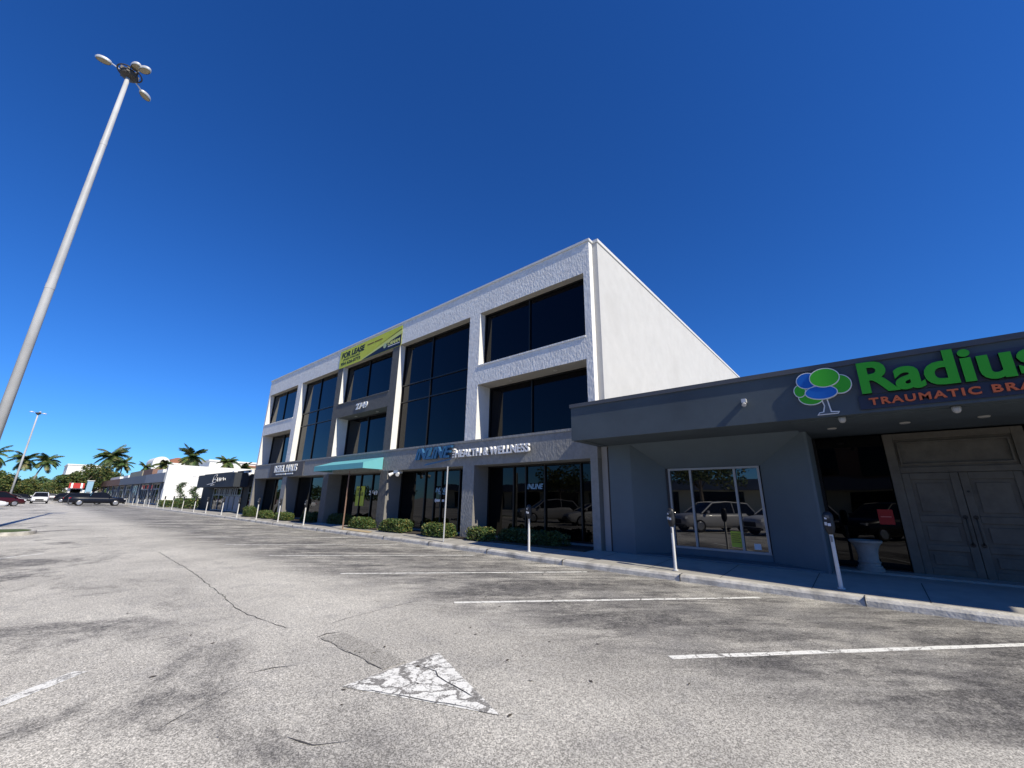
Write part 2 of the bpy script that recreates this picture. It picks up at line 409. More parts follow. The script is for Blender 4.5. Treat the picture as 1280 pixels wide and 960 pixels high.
def kx(Y):
    pts = [(-60, 9.55), (6.3, 9.55), (7.6, 9.62), (9.5, 9.82), (14, 9.95), (24, 10.0), (31, 10.15), (40, 10.4), (60, 10.45), (170, 10.45)]
    for (a, xa), (b, xb) in zip(pts, pts[1:]):
        if a <= Y <= b: return xa + (xb-xa)*(Y-a)/(b-a)
    return 10.45
Ys = [-60, -40, -20]
y = -10.0
while y < 45: Ys.append(y); y += 0.5
while y <= 170: Ys.append(y); y += 5
rk = random.Random(3)
kb = MB()
jit = [rk.uniform(-0.008, 0.008) for _ in Ys]
prof = lambda Y, j: [(kx(Y)+j, Y, -0.02), (kx(Y)+0.012+j, Y, 0.085), (kx(Y)+0.045+j, Y, 0.128), (kx(Y)+0.20, Y, 0.140), (kx(Y)+0.20, Y, 0.0)]
for i in range(len(Ys)-1):
    A, B = prof(Ys[i], jit[i]), prof(Ys[i+1], jit[i+1])
    for k in range(len(A)-1): kb.quad(A[k], B[k], B[k+1], A[k+1])
tag(kb.build('kerb', M['kerb']), kind='structure')
sw = MB()
for i in range(len(Ys)-1):
    a, b = Ys[i], Ys[i+1]
    for (f0, z0), (f1, z1) in (((None, 0.137), (11.4, 0.22)), ((11.4, 0.22), (14.5, 0.235))):
        xa = kx(a)+0.205 if f0 is None else f0; xb = kx(b)+0.205 if f0 is None else f0
        sw.quad((xa, a, z0), (xb, b, z0), (f1, b, z1), (f1, a, z1))
tag(sw.build('sidewalk', M['concrete']), kind='structure')
# joints in the sidewalk
jt = MB()
for i, Y in enumerate([-8.2+1.55*k for k in range(75)]):
    x0 = kx(Y)+0.21
    jt.quad((x0, Y, 0.1415), (x0, Y+0.014, 0.1415), (11.4, Y+0.014, 0.2245), (11.4, Y, 0.2245))
tag(jt.build('sidewalk_joints', M['crack']), kind='structure')
# kerb joints, expansion cuts
kj = MB()
for Y in [-5.6, -2.6, 0.36, 3.4, 6.42, 9.4, 12.4, 15.4, 18.4, 21.4, 24.4, 27.4, 30.4]:
    kj.box(kx(Y)-0.004, Y, 0.0, kx(Y)+0.20, Y+0.014, 0.143)
tag(kj.build('kerb_joints', M['crack']), kind='structure')

# road paint
def strip(mb, a, b, w, z=0.004, seg=0.3, wob=0.006, rnd=random.Random(5)):
    a = Vector((a[0], a[1], 0)); b = Vector((b[0], b[1], 0)); d = b-a; n = max(1, int(d.length/seg)); d.normalize()
    s = Vector((-d.y, d.x, 0)); L = (b-a).length; pr = None
    for i in range(n+1):
        p = a + d*(L*i/n); e1 = p + s*(w/2+rnd.uniform(-wob, wob)); e2 = p - s*(w/2+rnd.uniform(-wob, wob))
        cur = ((e1.x, e1.y, z), (e2.x, e2.y, z))
        if pr: mb.quad(pr[0], pr[1], cur[1], cur[0])
        pr = cur
ln_ys = [-1.6, 1.94, 5.42, 9.16, 13.25, 17.2, 21.0, 24.9, 28.8, 32.7, 36.6, 40.5, 44.4, 48.3, 52.2, 56.1, 60.0, 63.9, 67.8, 71.7]
for i, Y in enumerate(ln_ys):
    lm = MB(); x1 = kx(Y)-0.55 if Y < 6.5 else kx(Y)-0.65
    if Y < 2.5: x1 = kx(Y)-0.2
    strip(lm, (4.93, Y), (x1, Y-(x1-4.93)*0.885), 0.105, rnd=random.Random(i))
    tag(lm.build('stall_line', M['line_paint'] if Y < 15 else M['old_paint']), kind='structure')
lm = MB()
for Y in [5.9, 17.6]:
    lm = MB(); strip(lm, (0.72, Y), (-3.4, Y-4.0*0.885), 0.13, rnd=random.Random(int(Y)))
    tag(lm.build('stall_line', M['old_paint']), kind='structure')
ar = MB(); ar.poly([(2.20, 3.83, 0.004), (2.78, 2.47, 0.004), (3.32, 3.86, 0.004)][::1])
tag(ar.build('direction_arrow', M['arrow_paint']), kind='structure')
pm = MB(); pm.poly([(2.66, 3.90, 0.004), (2.93, 3.90, 0.004), (2.96, 5.24, 0.004), (2.69, 5.26, 0.004)])
tag(pm.build('asphalt_patch', M['patch']), kind='structure')

def crack(pts, w, z=0.0045, seed=0, seg=0.12, wob=0.02):
    rr = random.Random(seed); mb = MB(); P = []
    for (a, b) in zip(pts, pts[1:]):
        a = Vector(a); b = Vector(b); n = max(1, int((b-a).length/seg))
        for i in range(n): P.append(a.lerp(b, i/n) + Vector((rr.uniform(-wob, wob), rr.uniform(-wob, wob))))
    P.append(Vector(pts[-1])); pr = None
    for i in range(len(P)):
        t = (P[min(i+1, len(P)-1)]-P[max(i-1, 0)]).normalized(); s = Vector((-t.y, t.x)); ww = w*rr.uniform(0.25, 1.0)*0.5
        if i in (0, len(P)-1): ww = w*0.05
        c = (P[i]+s*ww, P[i]-s*ww); cur = ((c[0].x, c[0].y, z), (c[1].x, c[1].y, z))
        if pr: mb.quad(pr[0], pr[1], cur[1], cur[0])
        pr = cur
    return mb
CR = [([(2.95, 16.2), (2.80, 12), (2.55, 8.5), (2.42, 7.2), (2.55, 5.9)], 0.018), ([(2.91, 5.7), (3.55, 5.85), (4.6, 5.95)], 0.013),
      ([(2.20, 3.80), (2.45, 3.3), (2.62, 2.88), (2.78, 2.45)], 0.012), ([(2.95, 3.85), (2.97, 3.5), (2.86, 3.1), (2.84, 2.8)], 0.014),
      ([(2.66, 3.9), (2.67, 5.27)], 0.014), ([(2.64, 5.28), (2.78, 5.33), (2.96, 5.28)], 0.028),
      ([(1.55, 3.35), (1.66, 3.12), (1.85, 2.98)], 0.020), ([(1.75, 4.75), (1.95, 4.72), (2.12, 4.62)], 0.030), ([(1.0, 4.1), (1.3, 4.35), (1.7, 4.55)], 0.010)]
for i, (p, w) in enumerate(CR):
    tag(crack(p, w, seed=i, z=0.0085 if i in (2, 3) else 0.0045).build('asphalt_crack', M['crack']), kind='structure')
# little leaves and debris scattered on the asphalt
rl = random.Random(12); db = MB()
for k in range(130):
    x = rl.uniform(0.8, 9.3); y = rl.uniform(-0.8, 9) ; s = rl.uniform(0.006, 0.020); a = rl.uniform(0, 6.28)
    ca, sa = math.cos(a)*s*1.8, math.sin(a)*s*1.8; cb, sb = -math.sin(a)*s*0.6, math.cos(a)*s*0.6
    db.quad((x-ca, y-sa, 0.006), (x+cb, y+sb, 0.012), (x+ca, y+sa, 0.008), (x-cb, y-sb, 0.006))
tag(db.build('leaf_litter', mat('dry_leaf', (0.06, 0.05, 0.04), 0.9)), kind='stuff')
tag(bpy.data.objects['leaf_litter'], 'scattered small dark dry leaves on the grey asphalt', 'leaf litter')

# planting bed under the hedges
pb = MB(); pb.box(10.98, 6.6, 0.15, 12.28, 20.8, 0.235); pb.box(10.98, 24.6, 0.15, 12.28, 36.2, 0.235)
tag(pb.build('planting_bed', M['soil']), kind='structure')
# yellowish stain on the pavement near the ramp
rp = MB(); rp.poly([(10.25, 17.0, 0.1560), (10.6, 17.3, 0.1780), (10.75, 19.6, 0.1875), (10.35, 19.9, 0.1622)])
tag(rp.build('tactile_strip', mat('ochre_tactile', (0.42, 0.33, 0.20), 0.9, var=0.2, vscale=6)), kind='structure')
# grass island around the lamp post
isl = MB(); N_ = 20; out = []
for k in range(N_+1):
    a = -math.pi/2 + math.pi*k/N_; out.append((-0.1+0.82*math.cos(a), 26.55+1.15*math.sin(a)))
out = [(-6, 24.5+0.9)] + out + [(-6, 27.7)]
inn = [(x-0.16 if x > -5 else x, 26.55+(yy-26.55)*0.86) for x, yy in out]
for i in range(len(out)-1):
    isl.quad((*out[i], 0), (*out[i+1], 0), (*out[i+1], 0.13), (*out[i], 0.13))
    isl.quad((*out[i], 0.13), (*out[i+1], 0.13), (*inn[i+1], 0.13), (*inn[i], 0.13))
tag(isl.build('island_kerb', M['kerb']), kind='structure')
ig = MB(); ig.poly([(*p, 0.145) for p in inn])
for i in range(len(inn)-1): ig.quad((*inn[i], 0.10), (*inn[i+1], 0.10), (*inn[i+1], 0.145), (*inn[i], 0.145))
tag(ig.build('island_lawn', M['grass']), kind='structure')

# ================================================================== TEXT
def text_mesh(name, body, Yl, Yr, z0, z1, x, depth, material, parent=None, offset=0.0, shear=0.0, mat_side=None, slant=0.0, gap=0.22, space=1.0):
    """lettering facing -X (towards the street): left edge at Yl, right edge at Yr"""
    cu = bpy.data.curves.new(name, 'FONT'); cu.body = body; cu.extrude = 0.5; cu.offset = offset; cu.shear = shear
    cu.resolution_u = 4; cu.space_character = space
    to = bpy.data.objects.new('tmp', cu); C.objects.link(to)
    dg = bpy.context.evaluated_depsgraph_get(); dg.update()
    me = bpy.data.meshes.new_from_object(to.evaluated_get(dg))
    bpy.data.objects.remove(to); bpy.data.curves.remove(cu)
    xs = [v.co.x for v in me.vertices]; ys = [v.co.y for v in me.vertices]
    x0, x1, y0, y1 = min(xs), max(xs), min(ys), max(ys)
    # one mesh per word: cut where the gap between glyph faces is a word space
    iv = sorted((min(me.vertices[i].co.x for i in p.vertices), max(me.vertices[i].co.x for i in p.vertices)) for p in me.polygons)
    cuts = []; end = iv[0][1]
    for a, b in iv:
        if a - end > gap: cuts.append((a+end)/2)
        end = max(end, b)
    out = []
    for k in range(len(cuts)+1):
        lo = cuts[k-1] if k else -1e9; hi = cuts[k] if k < len(cuts) else 1e9
        mb = MB(); idx = {}
        for v in me.vertices:
            if lo < v.co.x < hi:
                a = (v.co.x-x0)/(x1-x0); b = (v.co.y-y0)/(y1-y0); c = v.co.z + 0.5
                idx[v.index] = len(mb.v); mb.v.append((x - depth*c, Yl+(Yr-Yl)*a, z0+(z1-z0)*b + slant*a))
        for p in me.polygons:
            if p.vertices[0] in idx:
                mb.f.append(tuple(idx[i] for i in p.vertices)); mb.m.append(1 if (mat_side and abs(p.normal.z) < 0.7) else 0)
        out.append(mb.build(name, [material, mat_side] if mat_side else material, parent))
    bpy.data.meshes.remove(me)
    return out[0]

# ================================================================== OFFICE BUILDING (three storeys)
X0 = 11.4; XR = 12.3
ZC, ZT, Z3, ZH3, ZS3, ZH2, ZS2, ZB = 10.86, 10.77, 10.77, 9.55, 7.12, 6.26, 3.95, 2.93
PIERS = [(6.27, 6.53), (11.75, 12.40), (17.80, 18.45), (23.90, 24.55), (29.90, 30.60), (35.95, 36.21)]
BAYS = [(PIERS[i][1], PIERS[i+1][0]) for i in range(5)]     # index 0 nearest
off = empty('office_building', (X0, 6.27, 0.2), label='three-storey white stucco office building with deep square window openings and a dark entrance bay', cat='office building')
off.location = (0, 0, 0)
SW, RV, SG, SDK, SF = M['stucco_white'], M['reveal_white'], M['stucco_grey'], M['stucco_dark'], M['soffit']
for i, (a, b) in enumerate(PIERS):
    p = MB()
    dark = i in (2, 3)
    # ground storey, first beam band to parapet
    p.box(X0, a, 0.15, XR, b, ZB, mi=4, front=2 if not dark else 3)
    if dark:
        p.box(X0, a, ZS2, XR, b, ZH3, mi=1, front=3)
    else:
        p.box(X0, a, ZS2, XR, b, ZH3, mi=1, front=0)
    p.build('pier', [SW, RV, SG, SDK, M['reveal_grey']], off)
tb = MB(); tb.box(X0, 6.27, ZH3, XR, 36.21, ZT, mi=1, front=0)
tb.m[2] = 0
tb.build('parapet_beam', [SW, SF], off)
fb = MB(); fb.box(X0, 6.27, ZB, XR, 36.21, ZS2-0.085, mi=1, front=0)
fb.box(X0-0.035, 6.235, ZS2-0.085, XR, 36.245, ZS2, mi=0)
fb.build('floor_beam', [SG, M['stucco_grey']], off)
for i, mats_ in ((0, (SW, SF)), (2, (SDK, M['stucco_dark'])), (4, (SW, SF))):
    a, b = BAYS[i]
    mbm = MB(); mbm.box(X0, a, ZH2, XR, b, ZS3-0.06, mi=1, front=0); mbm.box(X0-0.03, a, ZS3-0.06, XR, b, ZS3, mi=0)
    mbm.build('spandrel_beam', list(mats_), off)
    for q in (0.30, 0.72):
        rl_ = MB(); rl_.lathe([(0.0, 0), (0.075, 0), (0.085, 0.012), (0.085, 0.03)], 14, (X0+0.42, a+(b-a)*q, ZH2-0.022))
        rl_.build('recessed_light', M['led'], off)
cp = MB(); cp.box(X0-0.045, 6.225, ZT, XR+0.25, 36.26, ZC); cp.box(X0+0.225, 6.02, ZT, 38.2, 6.222, ZC+0.03)
cp.build('coping', M['coping'], off)
# side walls, back and roof
swl = MB(); swl.box(X0+0.25, 6.06, 0.1, 38.0, 6.265, ZT); swl.build('side_wall', M['side_wall'], off)
sb = MB(); sb.box(XR+0.002, 36.0, 0.1, 38.0, 36.2, ZT); sb.box(37.8, 6.27, 0.1, 38.0, 35.998, ZT); sb.build('rear_wall', M['side_wall'], off)
rf = MB(); rf.box(XR+0.01, 6.27, 10.2, 37.79, 35.99, 10.4); rf.build('roof', M['roofing'], off)
bk = MB(); bk.box(XR+0.05, 6.3, 0.15, XR+0.12, 35.99, 10.15); bk.build('inner_wall', M['black_paint'], off)

def window(y0, y1, z0, z1, x, mull, trans, gm, fr=0.06, parent=off, fm=None, fd=0.06):
    w = MB(); w.box(x, y0+0.002, z0+0.002, x+0.04, y1-0.002, z1-0.002)
    wo_ = w.build('window', gm, parent)
    f = MB(); xf = x-fd
    f.box(xf, y0, z0, x-0.002, y0+fr, z1); f.box(xf, y1-fr, z0, x-0.002, y1, z1)
    f.box(xf, y0+fr, z0, x-0.002, y1-fr, z0+fr); f.box(xf, y0+fr, z1-fr, x-0.002, y1-fr, z1)
    for m_ in mull: f.box(xf-0.004, m_-fr/2, z0+fr, x-0.003, m_+fr/2, z1-fr)
    for t_ in trans:
        ed = [y0+fr] + sum([[m_-fr/2, m_+fr/2] for m_ in sorted(mull)], []) + [y1-fr]
        for k in range(0, len(ed), 2): f.box(xf, ed[k], t_-fr/2, x-0.0025, ed[k+1], t_+fr/2)
    f.build('window_frame', fm or M['alu_dark'], wo_)
    return wo_
for i, (a, b) in enumerate(BAYS):
    mid = a + (b-a)*0.52
    if i in (1, 3):
        window(a, b, ZS2, ZH3, X0+0.40, [a+(b-a)*0.56], [7.30, 6.40], M['glass'], fr=0.055)
    else:
        window(a, b, ZS3, ZH3, X0+0.37, [mid], [], M['glass'], fr=0.05)
        window(a, b, ZS2, ZH2, X0+0.80, [a+(b-a)*(0.56)], [], M['glass'], fr=0.05)
    if i == 0: mm = [a+0.85, a+2.37, a+3.25, a+3.85]
    elif i == 1: mm = [a+1.05, a+2.25, a+2.75, a+3.45]
    elif i == 2: mm = [a+0.9, a+2.0, a+3.2]
    else: mm = [a+0.7, a+1.6, a+3.4]
    window(a, b, 0.30, ZB, XR-0.04, mm, [], M['glass_g'], fr=0.055)
    # curb below the glass
    cb_ = MB(); cb_.box(XR-0.12, a, 0.15, XR+0.04, b, 0.298); cb_.build('window_curb', SG, off)

# security flood lamp under the beam, left of the blue letters
fl = MB(); fl.box(X0+0.02, 17.0, 2.79, X0+0.30, 17.35, 2.925); fl.tube([(X0+0.05, 16.93, 2.80), (X0-0.12, 16.80, 2.70)], [0.05, 0.09], 10)
fl.tube([(X0+0.05, 17.38, 2.80), (X0-0.10, 17.50, 2.70)], [0.05, 0.09], 10)
tag(fl.build('flood_lamp', M['white_sign']), 'small white twin flood lamp under the beam, left of the blue letters', 'flood lamp')
fl = MB(); fl.box(X0-0.16, 36.35, 3.30, X0+0.02, 36.65, 3.62); fl.tube([(X0-0.1, 36.5, 3.36), (X0-0.3, 36.5, 3.26)], [0.07, 0.12], 10)
tag(fl.build('flood_lamp', M['white_sign']), 'small white lamp on the black wall at the far end of the office block', 'flood lamp')

# wall signs on the office
inl = empty('wall_sign', (X0, 14, 3.3), label='blue slanted INLINE letters on the grey beam over the pavement', cat='sign'); inl.location = (0, 0, 0)
text_mesh('blue_letters', 'INLINE', 15.46, 12.98, 3.30, 3.80, X0-0.06, 0.13, M['inline_blue'], inl, offset=0.02, shear=0.35)
for (ya, yb, z) in ((15.5, 12.9, 3.345), (14.7, 12.9, 3.20)):
    pass
ul = MB(); ul.poly([(X0-0.17, 14.75, 3.02), (X0-0.17, 14.66, 3.09), (X0-0.17, 12.95, 3.26), (X0-0.17, 12.97, 3.21)]); ul.build('underline', M['inline_blue'], inl)
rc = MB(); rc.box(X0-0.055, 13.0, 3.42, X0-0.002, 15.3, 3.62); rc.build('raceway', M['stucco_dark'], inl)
hw = empty('wall_sign', (0, 0, 0), label='steel HEALTH & WELLNESS letters standing off the grey beam', cat='sign')
text_mesh('steel_letters', 'HEALTH & WELLNESS', 12.72, 8.86, 3.27, 3.58, X0-0.09, 0.10, M['letter_steel'], hw, offset=0.02)
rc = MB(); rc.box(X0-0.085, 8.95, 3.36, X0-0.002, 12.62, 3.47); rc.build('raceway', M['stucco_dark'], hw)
for z in (3.30, 3.40, 3.50, 3.62):
    d_ = MB(); d_.box(X0-0.18, 12.80, z-0.02, X0-0.05, 12.90, z+0.025); d_.build('bar', M['letter_steel'], hw)
nb = empty('house_number', (0, 0, 0), label='white numerals 2749 on the dark spandrel over the entrance bay', cat='house number')
text_mesh('numerals', '2749', 21.66, 20.42, 6.47, 6.83, X0-0.01, 0.04, M['white_sign'], nb, offset=0.03)
rh = empty('wall_sign', (0, 0, 0), label='white REBEL HAUS lettering on the beam at the far end of the office', cat='sign')
text_mesh('lettering', 'REBEL HAUS', 32.1, 28.35, 3.26, 3.74, X0-0.05, 0.04, M['white_sign'], rh, offset=0.02)
for (ya, yb) in ((31.7, 30.75), (30.6, 30.05), (29.9, 28.85)):
    q_ = MB(); q_.box(X0-0.09, yb, 3.085, X0-0.05, ya, 3.165); q_.build('small_lettering', M['white_sign'], rh)
rb = MB(); rb.box(X0-0.045, 27.45, 2.96, X0-0.002, 33.05, ZS2-0.1); rb.build('dark_back_panel', mat('sign_shadow_tone', (0.105, 0.102, 0.105), 0.85, var=0.12, vscale=6, bump=0.4, bscale=10), rh)  # darker panel stands in for the sign's shadow on the beam

# leasing banner
bn = empty('lease_banner', (0, 0, 0), label='lime and navy FOR LEASE banner hung across the parapet', cat='banner')
BX = X0-0.02
b_ = MB(); b_.box(BX-0.012, 17.70, 9.50, BX, 24.48, 10.66); b_.build('vinyl', M['yellow_green'], bn)
b_ = MB(); b_.poly([(BX-0.016, 21.75, 9.51), (BX-0.016, 17.71, 9.51), (BX-0.016, 17.71, 10.17)]); b_.build('navy_corner', M['navy_vinyl'], bn)
b_ = MB(); b_.poly([(BX-0.020, 22.0, 9.51), (BX-0.020, 21.75, 9.51), (BX-0.020, 17.71, 10.17), (BX-0.020, 17.71, 10.40)]); b_.build('pale_stripe', M['yellow_green2'], bn)
b_ = MB(); b_.poly([(BX-0.024, 20.4, 9.93), (BX-0.024, 17.71, 10.42), (BX-0.024, 17.71, 10.47)]); b_.build('dark_stripe', M['navy_vinyl'], bn)
text_mesh('headline', 'FOR LEASE', 24.25, 21.5, 10.12, 10.50, BX-0.013, 0.006, M['ink'], bn, offset=0.045, shear=0.1)
text_mesh('subline', 'SPACE AVAILABLE', 24.0, 22.0, 9.95, 10.06, BX-0.013, 0.006, M['ink'], bn, offset=0.02)
text_mesh('phone_number', '954 626-0773', 24.25, 21.9, 9.64, 9.86, BX-0.013, 0.006, M['ink'], bn, offset=0.03)
for (ya, yb) in ((21.2, 20.5), (20.4, 19.6)):
    b_ = MB(); b_.box(BX-0.02, yb, 10.33, BX-0.013, ya, 10.39); b_.build('note', M['brown_ink'], bn)
text_mesh('agency_name', 'CANAM', 19.0, 17.85, 9.76, 9.98, BX-0.017, 0.006, M['yellow_green2'], bn, offset=0.03)
b_ = MB(); b_.box(BX-0.022, 17.85, 9.68, BX-0.017, 18.95, 9.72)
b_.build('agency_line', M['white_sign'], bn)
b_ = MB(); n0 = len(b_.v)
b_.poly([(BX-0.021, 19.27+0.16*math.cos(2*math.pi*k/20), 9.84+0.15*math.sin(2*math.pi*k/20)) for k in range(20)])
b_.build('emblem', mat('pale_green_emblem', (0.42, 0.50, 0.30), 0.6), bn)

# teal awning over the entrance
aw = empty('awning', (0, 0, 0), label='teal canvas awning projecting over the entrance of the dark bay', cat='awning')
YA, YB = 18.25, 23.45; XF = 10.3
c_ = MB()
c_.quad((X0-0.04, YA, 3.60), (XF, YA, 3.27), (XF, YB, 3.27), (X0-0.04, YB, 3.60))
c_.quad((XF, YA, 3.27), (XF, YA, 3.0), (XF, YB, 3.0), (XF, YB, 3.27))
c_.quad((X0-0.04, YA, 3.60), (X0-0.04, YA, 3.0), (XF, YA, 3.0), (XF, YA, 3.27))
c_.quad((X0-0.04, YB, 3.60), (XF, YB, 3.27), (XF, YB, 3.0), (X0-0.04, YB, 3.0))
c_.build('canvas', M['teal'], aw)
c_ = MB()
for yy in (YA+0.03, (YA+YB)/2, YB-0.03): c_.tube([(X0, yy, 3.56), (XF+0.03, yy, 3.24), (XF+0.03, yy, 3.02), (X0, yy, 3.02)], 0.014, 6)
c_.tube([(XF+0.03, YA+0.03, 3.02), (XF+0.03, YB-0.03, 3.02)], 0.014, 6)
c_.build('frame', M['galv'], aw)

# notices and decals stuck on the ground floor glass
XG = XR-0.04
def plate(name, y0, y1, z0, z1, x, m, label=None, cat=None, parent=None, text=None, tm=None):
    q = MB(); q.box(x-0.006, min(y0, y1), z0, x, max(y0, y1), z1)
    o = q.build(name, m, parent)
    if label: tag(o, label, cat)
    return o
e_ = empty('window_decal', cat='decal')
e_['label'] = 'pale blue logo decal on the glass of the ground-floor window nearest the grey building'
text_mesh('lettering', 'INLINE', 9.75, 9.0, 2.03, 2.22, XG-0.008, 0.004, M['pale_blue'], e_, offset=0.03, shear=0.3)
e_ = empty('window_decal', label='pale blue logo over a white arrow on the office door glass', cat='decal')
text_mesh('lettering', 'INLINE', 15.1, 14.35, 1.92, 2.12, XG-0.008, 0.004, M['pale_blue'], e_, offset=0.03, shear=0.3)
text_mesh('small_lettering', 'WELLNESS', 14.9, 14.35, 1.82, 1.90, XG-0.008, 0.004, M['pale_blue'], e_, offset=0.02)
a_ = MB(); a_.poly([(XG-0.009, 15.2, 1.56), (XG-0.009, 15.02, 1.46), (XG-0.009, 15.02, 1.66)]); a_.quad((XG-0.009, 15.02, 1.51), (XG-0.009, 14.45, 1.51), (XG-0.009, 14.45, 1.61), (XG-0.009, 15.02, 1.61))
a_.build('arrow', M['white_sign'], e_)
e_ = empty('window_poster', label='tall lime green leasing poster inside the entrance glass under the teal awning', cat='poster')
plate('sheet', 22.1, 21.2, 1.2, 2.25, XG-0.01, M['yellow_green'], parent=e_)
text_mesh('lettering', 'FOR\nLEASE', 22.0, 21.3, 1.75, 2.15, XG-0.017, 0.003, M['ink'], e_, offset=0.02)
e_ = empty('house_number', label='white numerals 2749 on the entrance glass under the teal awning', cat='house number')
text_mesh('numerals', '2749', 20.75, 19.9, 1.78, 2.02, XG-0.008, 0.004, M['white_sign'], e_, offset=0.03)

# ================================================================== GREY BUILDING (right)
gb = empty('grey_shop_building', label='single-storey slate grey shop building with a long flat canopy fascia', cat='shop building')
FXF = 9.8; YL = 6.19; YE = -9.0; FT, FB_ = 4.31, 3.26
q = MB(); q.box(FXF, YE, FB_, FXF+0.25, YL, FT-0.10); q.box(FXF+0.25, YL-0.25, FB_, 11.45, YL, FT-0.10); q.build('fascia', M['fascia'], gb)
q = MB(); q.box(FXF-0.035, YE, FT-0.10, FXF+0.30, YL+0.035, FT); q.box(FXF+0.30, YL-0.27, FT-0.10, 38, YL+0.035, FT); q.build('coping', M['fascia_cap'], gb)
q = MB(); q.box(FXF+0.25, 1.02, FB_+0.02, 11.45, YL-0.25, FB_+0.10); q.box(FXF+0.25, YE, FB_-0.02, 13.2, 1.018, FB_+0.10); q.build('soffit', M['fascia'], gb)
q = MB(); q.box(FXF+0.26, YE, FT-0.30, 38, YL-0.27, FT-0.18); q.build('roof', M['roofing'], gb)
BGm = M['bluegrey']
GW = 11.45
q = MB()
q.box(GW, 5.22, 0.15, GW+0.25, 5.92, FB_+0.02)           # pilaster
WX = 12.2; WY1, WY0, WZ0, WZ1 = 4.41, 2.07, 0.42, 2.57
# splayed niche: left splay, right splay, sloping head, sill wall
q.quad((GW, 5.22, 0.15), (WX, WY1+0.06, 0.15), (WX, WY1+0.06, WZ1), (GW, 5.22, FB_+0.02))
q.quad((WX, WY0-0.02, 0.15), (GW, 0.95, 0.15), (GW, 0.95, FB_+0.02), (WX, WY0-0.02, WZ1))
q.quad((GW, 5.22, FB_+0.02), (WX, WY1+0.06, WZ1), (WX, WY0-0.02, WZ1), (GW, 0.95, FB_+0.02))
q.quad((WX-0.02, WY1+0.06, 0.15), (WX-0.02, WY0-0.02, 0.15), (WX-0.02, WY0-0.02, WZ0), (WX-0.02, WY1+0.06, WZ0))
q.quad((WX-0.02, WY1+0.06, WZ0), (WX-0.02, WY0-0.02, WZ0), (WX+0.1, WY0-0.02, WZ0), (WX+0.1, WY1+0.06, WZ0))
q.box(GW, 0.90, 0.15, 12.69, 0.95, FB_+0.02)
q.poly([(GW+0.02, 5.2, 0.262), (GW+0.02, 1.0, 0.262), (WX, WY0, 0.262), (WX, WY1, 0.262)][::-1]); q.quad((GW+0.02, 5.2, 0.2), (GW+0.02, 1.0, 0.2), (GW+0.02, 1.0, 0.262), (GW+0.02, 5.2, 0.262))
q.build('front_wall', BGm, gb)
q = MB(); q.box(11.62, 5.925, 0.15, 11.75, 6.055, FB_); q.build('joint_cover', mat('brown_joint', (0.06, 0.055, 0.05), 0.8), gb)
q = MB(); q.box(13.0, YE, 0.15, 13.1, 6.0, 4.0); q.box(12.72, 1.6, 0.15, 12.8, 5.9, 4.0); q.build('inner_wall', M['black_paint'], gb)
wn = MB(); wn.box(WX+0.02, WY0, WZ0, WX+0.05, WY1, WZ1); wno = wn.build('window', M['glass_s'], gb)
f = MB(); fw = 0.055; xf0 = WX-0.035; xf1 = WX+0.018
f.box(xf0, WY0, WZ0, xf1, WY0+fw, WZ1); f.box(xf0, WY1-fw, WZ0, xf1, WY1, WZ1)
f.box(xf0, WY0+fw, WZ0, xf1, WY1-fw, WZ0+fw); f.box(xf0, WY0+fw, WZ1-fw, xf1, WY1-fw, WZ1)
for yy in (3.79, 2.66): f.box(xf0-0.003, yy-fw/2, WZ0+fw, xf1-0.001, yy+fw/2, WZ1-fw)
f.build('window_frame', M['alu_light'], wno)
f = MB(); f.box(xf0-0.01, WY1+0.002, WZ0, xf1, WY1+0.06, WZ1); f.build('jamb_trim', mat('brown_trim', (0.035, 0.035, 0.04), 0.6), wno)
# entry recess: glass sidelight and double door
DX = 12.7
q = MB(); q.box(DX, -0.40, 0.24, DX+0.04, 0.898, 3.22); sg = q.build('side_glass', M['glass_g'], gb)
q = MB(); q.box(DX-0.03, 0.84, 0.24, DX-0.002, 0.90, 3.22); q.box(DX-0.03, -0.40, 0.24, DX-0.002, 0.84, 0.29); q.build('glass_frame', M['alu_dark'], sg)
q = MB(); q.box(DX, YE, 0.24, DX+0.04, -2.56, 3.22); q.build('side_glass', M['glass_g'], gb)
# door set
Wd = M['door_wood']
dy0, dy1 = -2.52, -0.42
df = MB()
df.box(DX-0.07, dy1-0.17, 0.24, DX+0.05, dy1, 3.20); df.box(DX-0.07, dy0, 0.24, DX+0.05, dy0+0.17, 3.20)
df.box(DX-0.07, dy0+0.17, 3.06, DX+0.05, dy1-0.17, 3.20); df.box(DX-0.07, dy0+0.17, 2.33, DX+0.05, dy1-0.17, 2.45)
df.box(DX-0.03, dy0+0.17, 2.45, DX+0.04, dy1-0.17, 3.06)
df.box(DX-0.085, dy0+0.21, 2.50, DX-0.031, dy1-0.21, 2.535); df.box(DX-0.085, dy0+0.21, 2.97, DX-0.031, dy1-0.21, 3.005)
df.box(DX-0.085, dy0+0.21, 2.535, DX-0.031, dy0+0.245, 2.97); df.box(DX-0.085, dy1-0.245, 2.535, DX-0.031, dy1-0.21, 2.97)
df.build('door_frame', Wd, gb, bevel=0.008)
md_ = (dy0+dy1)/2
